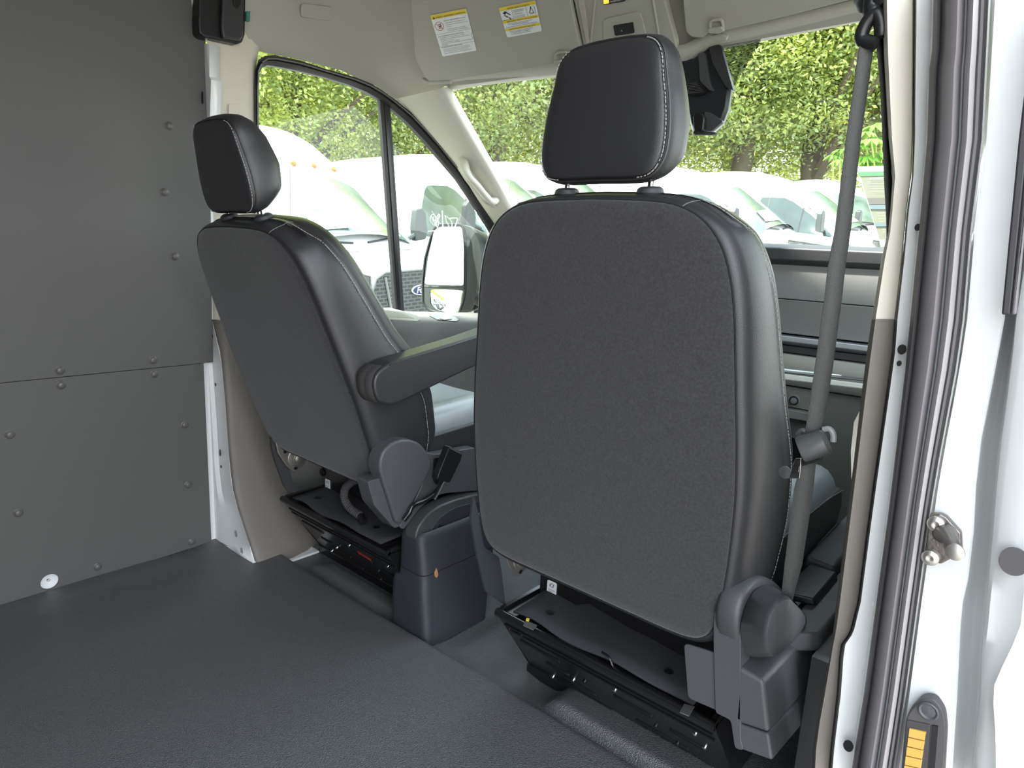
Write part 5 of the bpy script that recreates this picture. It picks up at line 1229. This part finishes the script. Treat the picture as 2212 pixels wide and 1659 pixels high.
# ---- trees
def crown(nclump, nleaf, R, seed, size, mats=3):
    rnd = random.Random(seed); g = MB(); idx = []
    for c in range(nclump):
        while True:
            v = Vector((rnd.uniform(-1, 1), rnd.uniform(-1, 1), rnd.uniform(-1, 1)))
            if .25 < v.length < 1: break
        ctr = Vector((v.x*R[0], v.y*R[1], v.z*R[2])); cr0 = rnd.uniform(.35, 1.0)*R[0]*.16
        mi = rnd.choices(range(mats), [4, 4, 2] if v.z > -.1 else [1, 4, 4])[0]  # upper clumps take more yellow-green: light from above put into leaf colour
        ax = Vector((rnd.uniform(-1, 1), rnd.uniform(-1, 1), rnd.uniform(-.4, .4))).normalized()
        for l in range(nleaf):
            o = Vector((rnd.gauss(0, 1), rnd.gauss(0, 1), rnd.gauss(0, .55)))*cr0 + ax*rnd.gauss(0, 1)*cr0
            p = ctr + o; d = Vector((rnd.gauss(0, 1), rnd.gauss(0, 1), rnd.gauss(-.2, .6))).normalized(); n_ = Vector((rnd.gauss(0, .9), rnd.gauss(0, .9), 1)).normalized()
            s = d.cross(n_).normalized(); L_ = size*rnd.uniform(.7, 1.3); w_ = L_*.27
            k = len(g.v); g.v += [tuple(p), tuple(p + d*L_*.5 + s*w_), tuple(p + d*L_), tuple(p + d*L_*.5 - s*w_)]; g.f.append((k, k+1, k+2, k+3)); idx.append(mi)
    me = bpy.data.meshes.new('foliage'); me.from_pydata(g.v, [], g.f)
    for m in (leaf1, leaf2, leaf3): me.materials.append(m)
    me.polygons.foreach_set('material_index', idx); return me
CR = [crown(300, 210, (4.6, 4.6, 3.9), 3, .115), crown(300, 210, (4.6, 4.6, 3.9), 11, .115)]
def trunk_mb(seed):
    rnd = random.Random(seed); g = MB()
    g.tube(cr_([(0, 0, -.6), (.15, .05, 1.5), (.05, .2, 3.2), (.3, .1, 5.2), (.2, .2, 7.5)], 4), [.34, .33, .32, .31, .30, .29, .28, .27, .26, .24, .22, .2, .18, .16, .13, .1, .06], 10)
    for k in range(9):
        a = rnd.uniform(0, 6.28); h0 = rnd.uniform(2.2, 4.8); L_ = rnd.uniform(2.2, 3.8)
        g.tube(cr_([(.1, .1, h0), (math.cos(a)*L_*.4, math.sin(a)*L_*.4, h0 + 1.1), (math.cos(a)*L_, math.sin(a)*L_, h0 + 2.4)], 4), [.14, .13, .12, .11, .09, .08, .07, .05, .03], 7)
    return g
TR = [None, None]
tl_ = ['tall leafy tree at the left edge of the driver window', 'leafy tree above the nearest van, left of the window divider', 'leafy tree behind the window divider and quarter window', 'leafy tree with two trunks seen at the left of the windscreen', 'leafy tree seen left of the passenger headrest', 'leafy tree behind the passenger headrest', 'yellow-green tree right of the camera housing', 'bushy yellow-green tree in the middle of the right windscreen', 'leafy tree behind the upper part of the seat belt', 'leafy tree at the far right, beside the belt']
spots = [(67, 17.5, 1.0, 0), (59, 19, .95, 1), (51, 20.5, 1.0, 0), (43.5, 21, 1.05, 1), (36.5, 23, 1.1, 0), (30, 24, 1.15, 1), (24, 24.5, 1.2, 0), (18.5, 25, 1.25, 1), (13, 26, 1.2, 0), (7, 27, 1.2, 1)]
for i, ((ang, d_, sc, kk), lb) in enumerate(zip(spots, tl_)):
    a = math.radians(ang); x, y = CAM.x - math.sin(a)*d_, math.cos(a)*d_
    t = thing('tree', lb, 'tree', (x, y, gz(y)), 'trees behind the row of vans'); t.rotation_euler = (0, 0, i*1.9); t.scale = (sc, sc, sc)
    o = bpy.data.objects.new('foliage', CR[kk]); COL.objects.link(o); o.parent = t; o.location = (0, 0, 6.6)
    if TR[kk] is None: TR[kk] = ob('trunk', trunk_mb(kk), bark, t)
    else:
        c = TR[kk].copy(); COL.objects.link(c); c.parent = t
for i, (ang, d_, sc, kk, lb) in enumerate([(38, 38, 1.7, 0, 'larger tree in the second row, behind the passenger headrest'), (24, 40, 1.8, 1, 'larger tree in the second row, right of the camera housing'), (12, 40, 1.8, 0, 'larger tree in the second row at the far right'), (52, 33, 1.5, 1, 'larger tree in the second row, beyond the quarter window'), (65, 30, 1.4, 0, 'larger tree in the second row, left of the driver window')]):
    a = math.radians(ang); x, y = CAM.x - math.sin(a)*d_, math.cos(a)*d_
    t = thing('tree', lb, 'tree', (x, y, gz(y)), 'trees behind the row of vans'); t.rotation_euler = (0, 0, i*1.3); t.scale = (sc, sc, sc)
    o = bpy.data.objects.new('foliage', CR[kk]); COL.objects.link(o); o.parent = t; o.location = (0, 0, 5.6)
    c = TR[kk].copy(); COL.objects.link(c); c.parent = t
for i in range(5):
    t = thing('tree', ['tree nearest in the lower exterior mirror, at its left edge', 'second tree from the left in the lower exterior mirror', 'third tree from the left in the lower exterior mirror', 'fourth tree from the left in the lower exterior mirror', 'smallest and farthest tree in the lower exterior mirror'][i], 'tree', (-13.5, -1 - 7*i, gz(-1 - 7*i)), 'trees shown by the exterior mirror'); t.rotation_euler = (0, 0, i*.7)
    o = bpy.data.objects.new('foliage', CR[i % 2]); COL.objects.link(o); o.parent = t; o.location = (0, 0, 5.6)
    c = TR[i % 2].copy(); COL.objects.link(c); c.parent = t
# umbrella plant: whorls of long leaflets
up_ = thing('umbrella_plant', 'bright green umbrella plant with whorled leaves above the display board', 'plant', CAM + ray(1868, 345)*20)
rnd = random.Random(5); g = MB(); st = MB()
for px, py, s in [(1888, 272, 1.1), (1882, 300, 1.1), (1903, 296, 1), (1850, 310, .9), (1820, 322, .8), (1896, 330, 1.1), (1872, 338, 1), (1845, 340, .9), (1815, 345, .8), (1908, 265, 1), (1800, 335, .7), (1890, 352, 1), (1860, 352, .9), (1868, 285, .9)]:
    c = CAM + ray(px, py)*(20 + rnd.uniform(-.5, .5)) - up_.location
    st.tube([c, c + Vector((rnd.uniform(-.1, .1), .5, -.7))], .02, 6)
    for k in range(12):
        a = 2*math.pi*k/12 + rnd.uniform(-.1, .1); d = Vector((math.cos(a), math.sin(a)*.6, -.28)).normalized(); L_ = .36*s*rnd.uniform(.85, 1.1)
        sd = d.cross(Vector((0, -.3, 1))).normalized()*.05*s
        m1, m2 = c + d*L_*.35 + Vector((0, 0, .03)), c + d*L_*.75
        g.add([c, m1 + sd, m2 + sd*1.1, c + d*L_ + Vector((0, 0, -.07)), m2 - sd*1.1, m1 - sd], [(0, 1, 2, 3, 4, 5)])
ob('leaves', g, leaf4, up_, smooth=0); ob('stems', st, leaf2, up_)
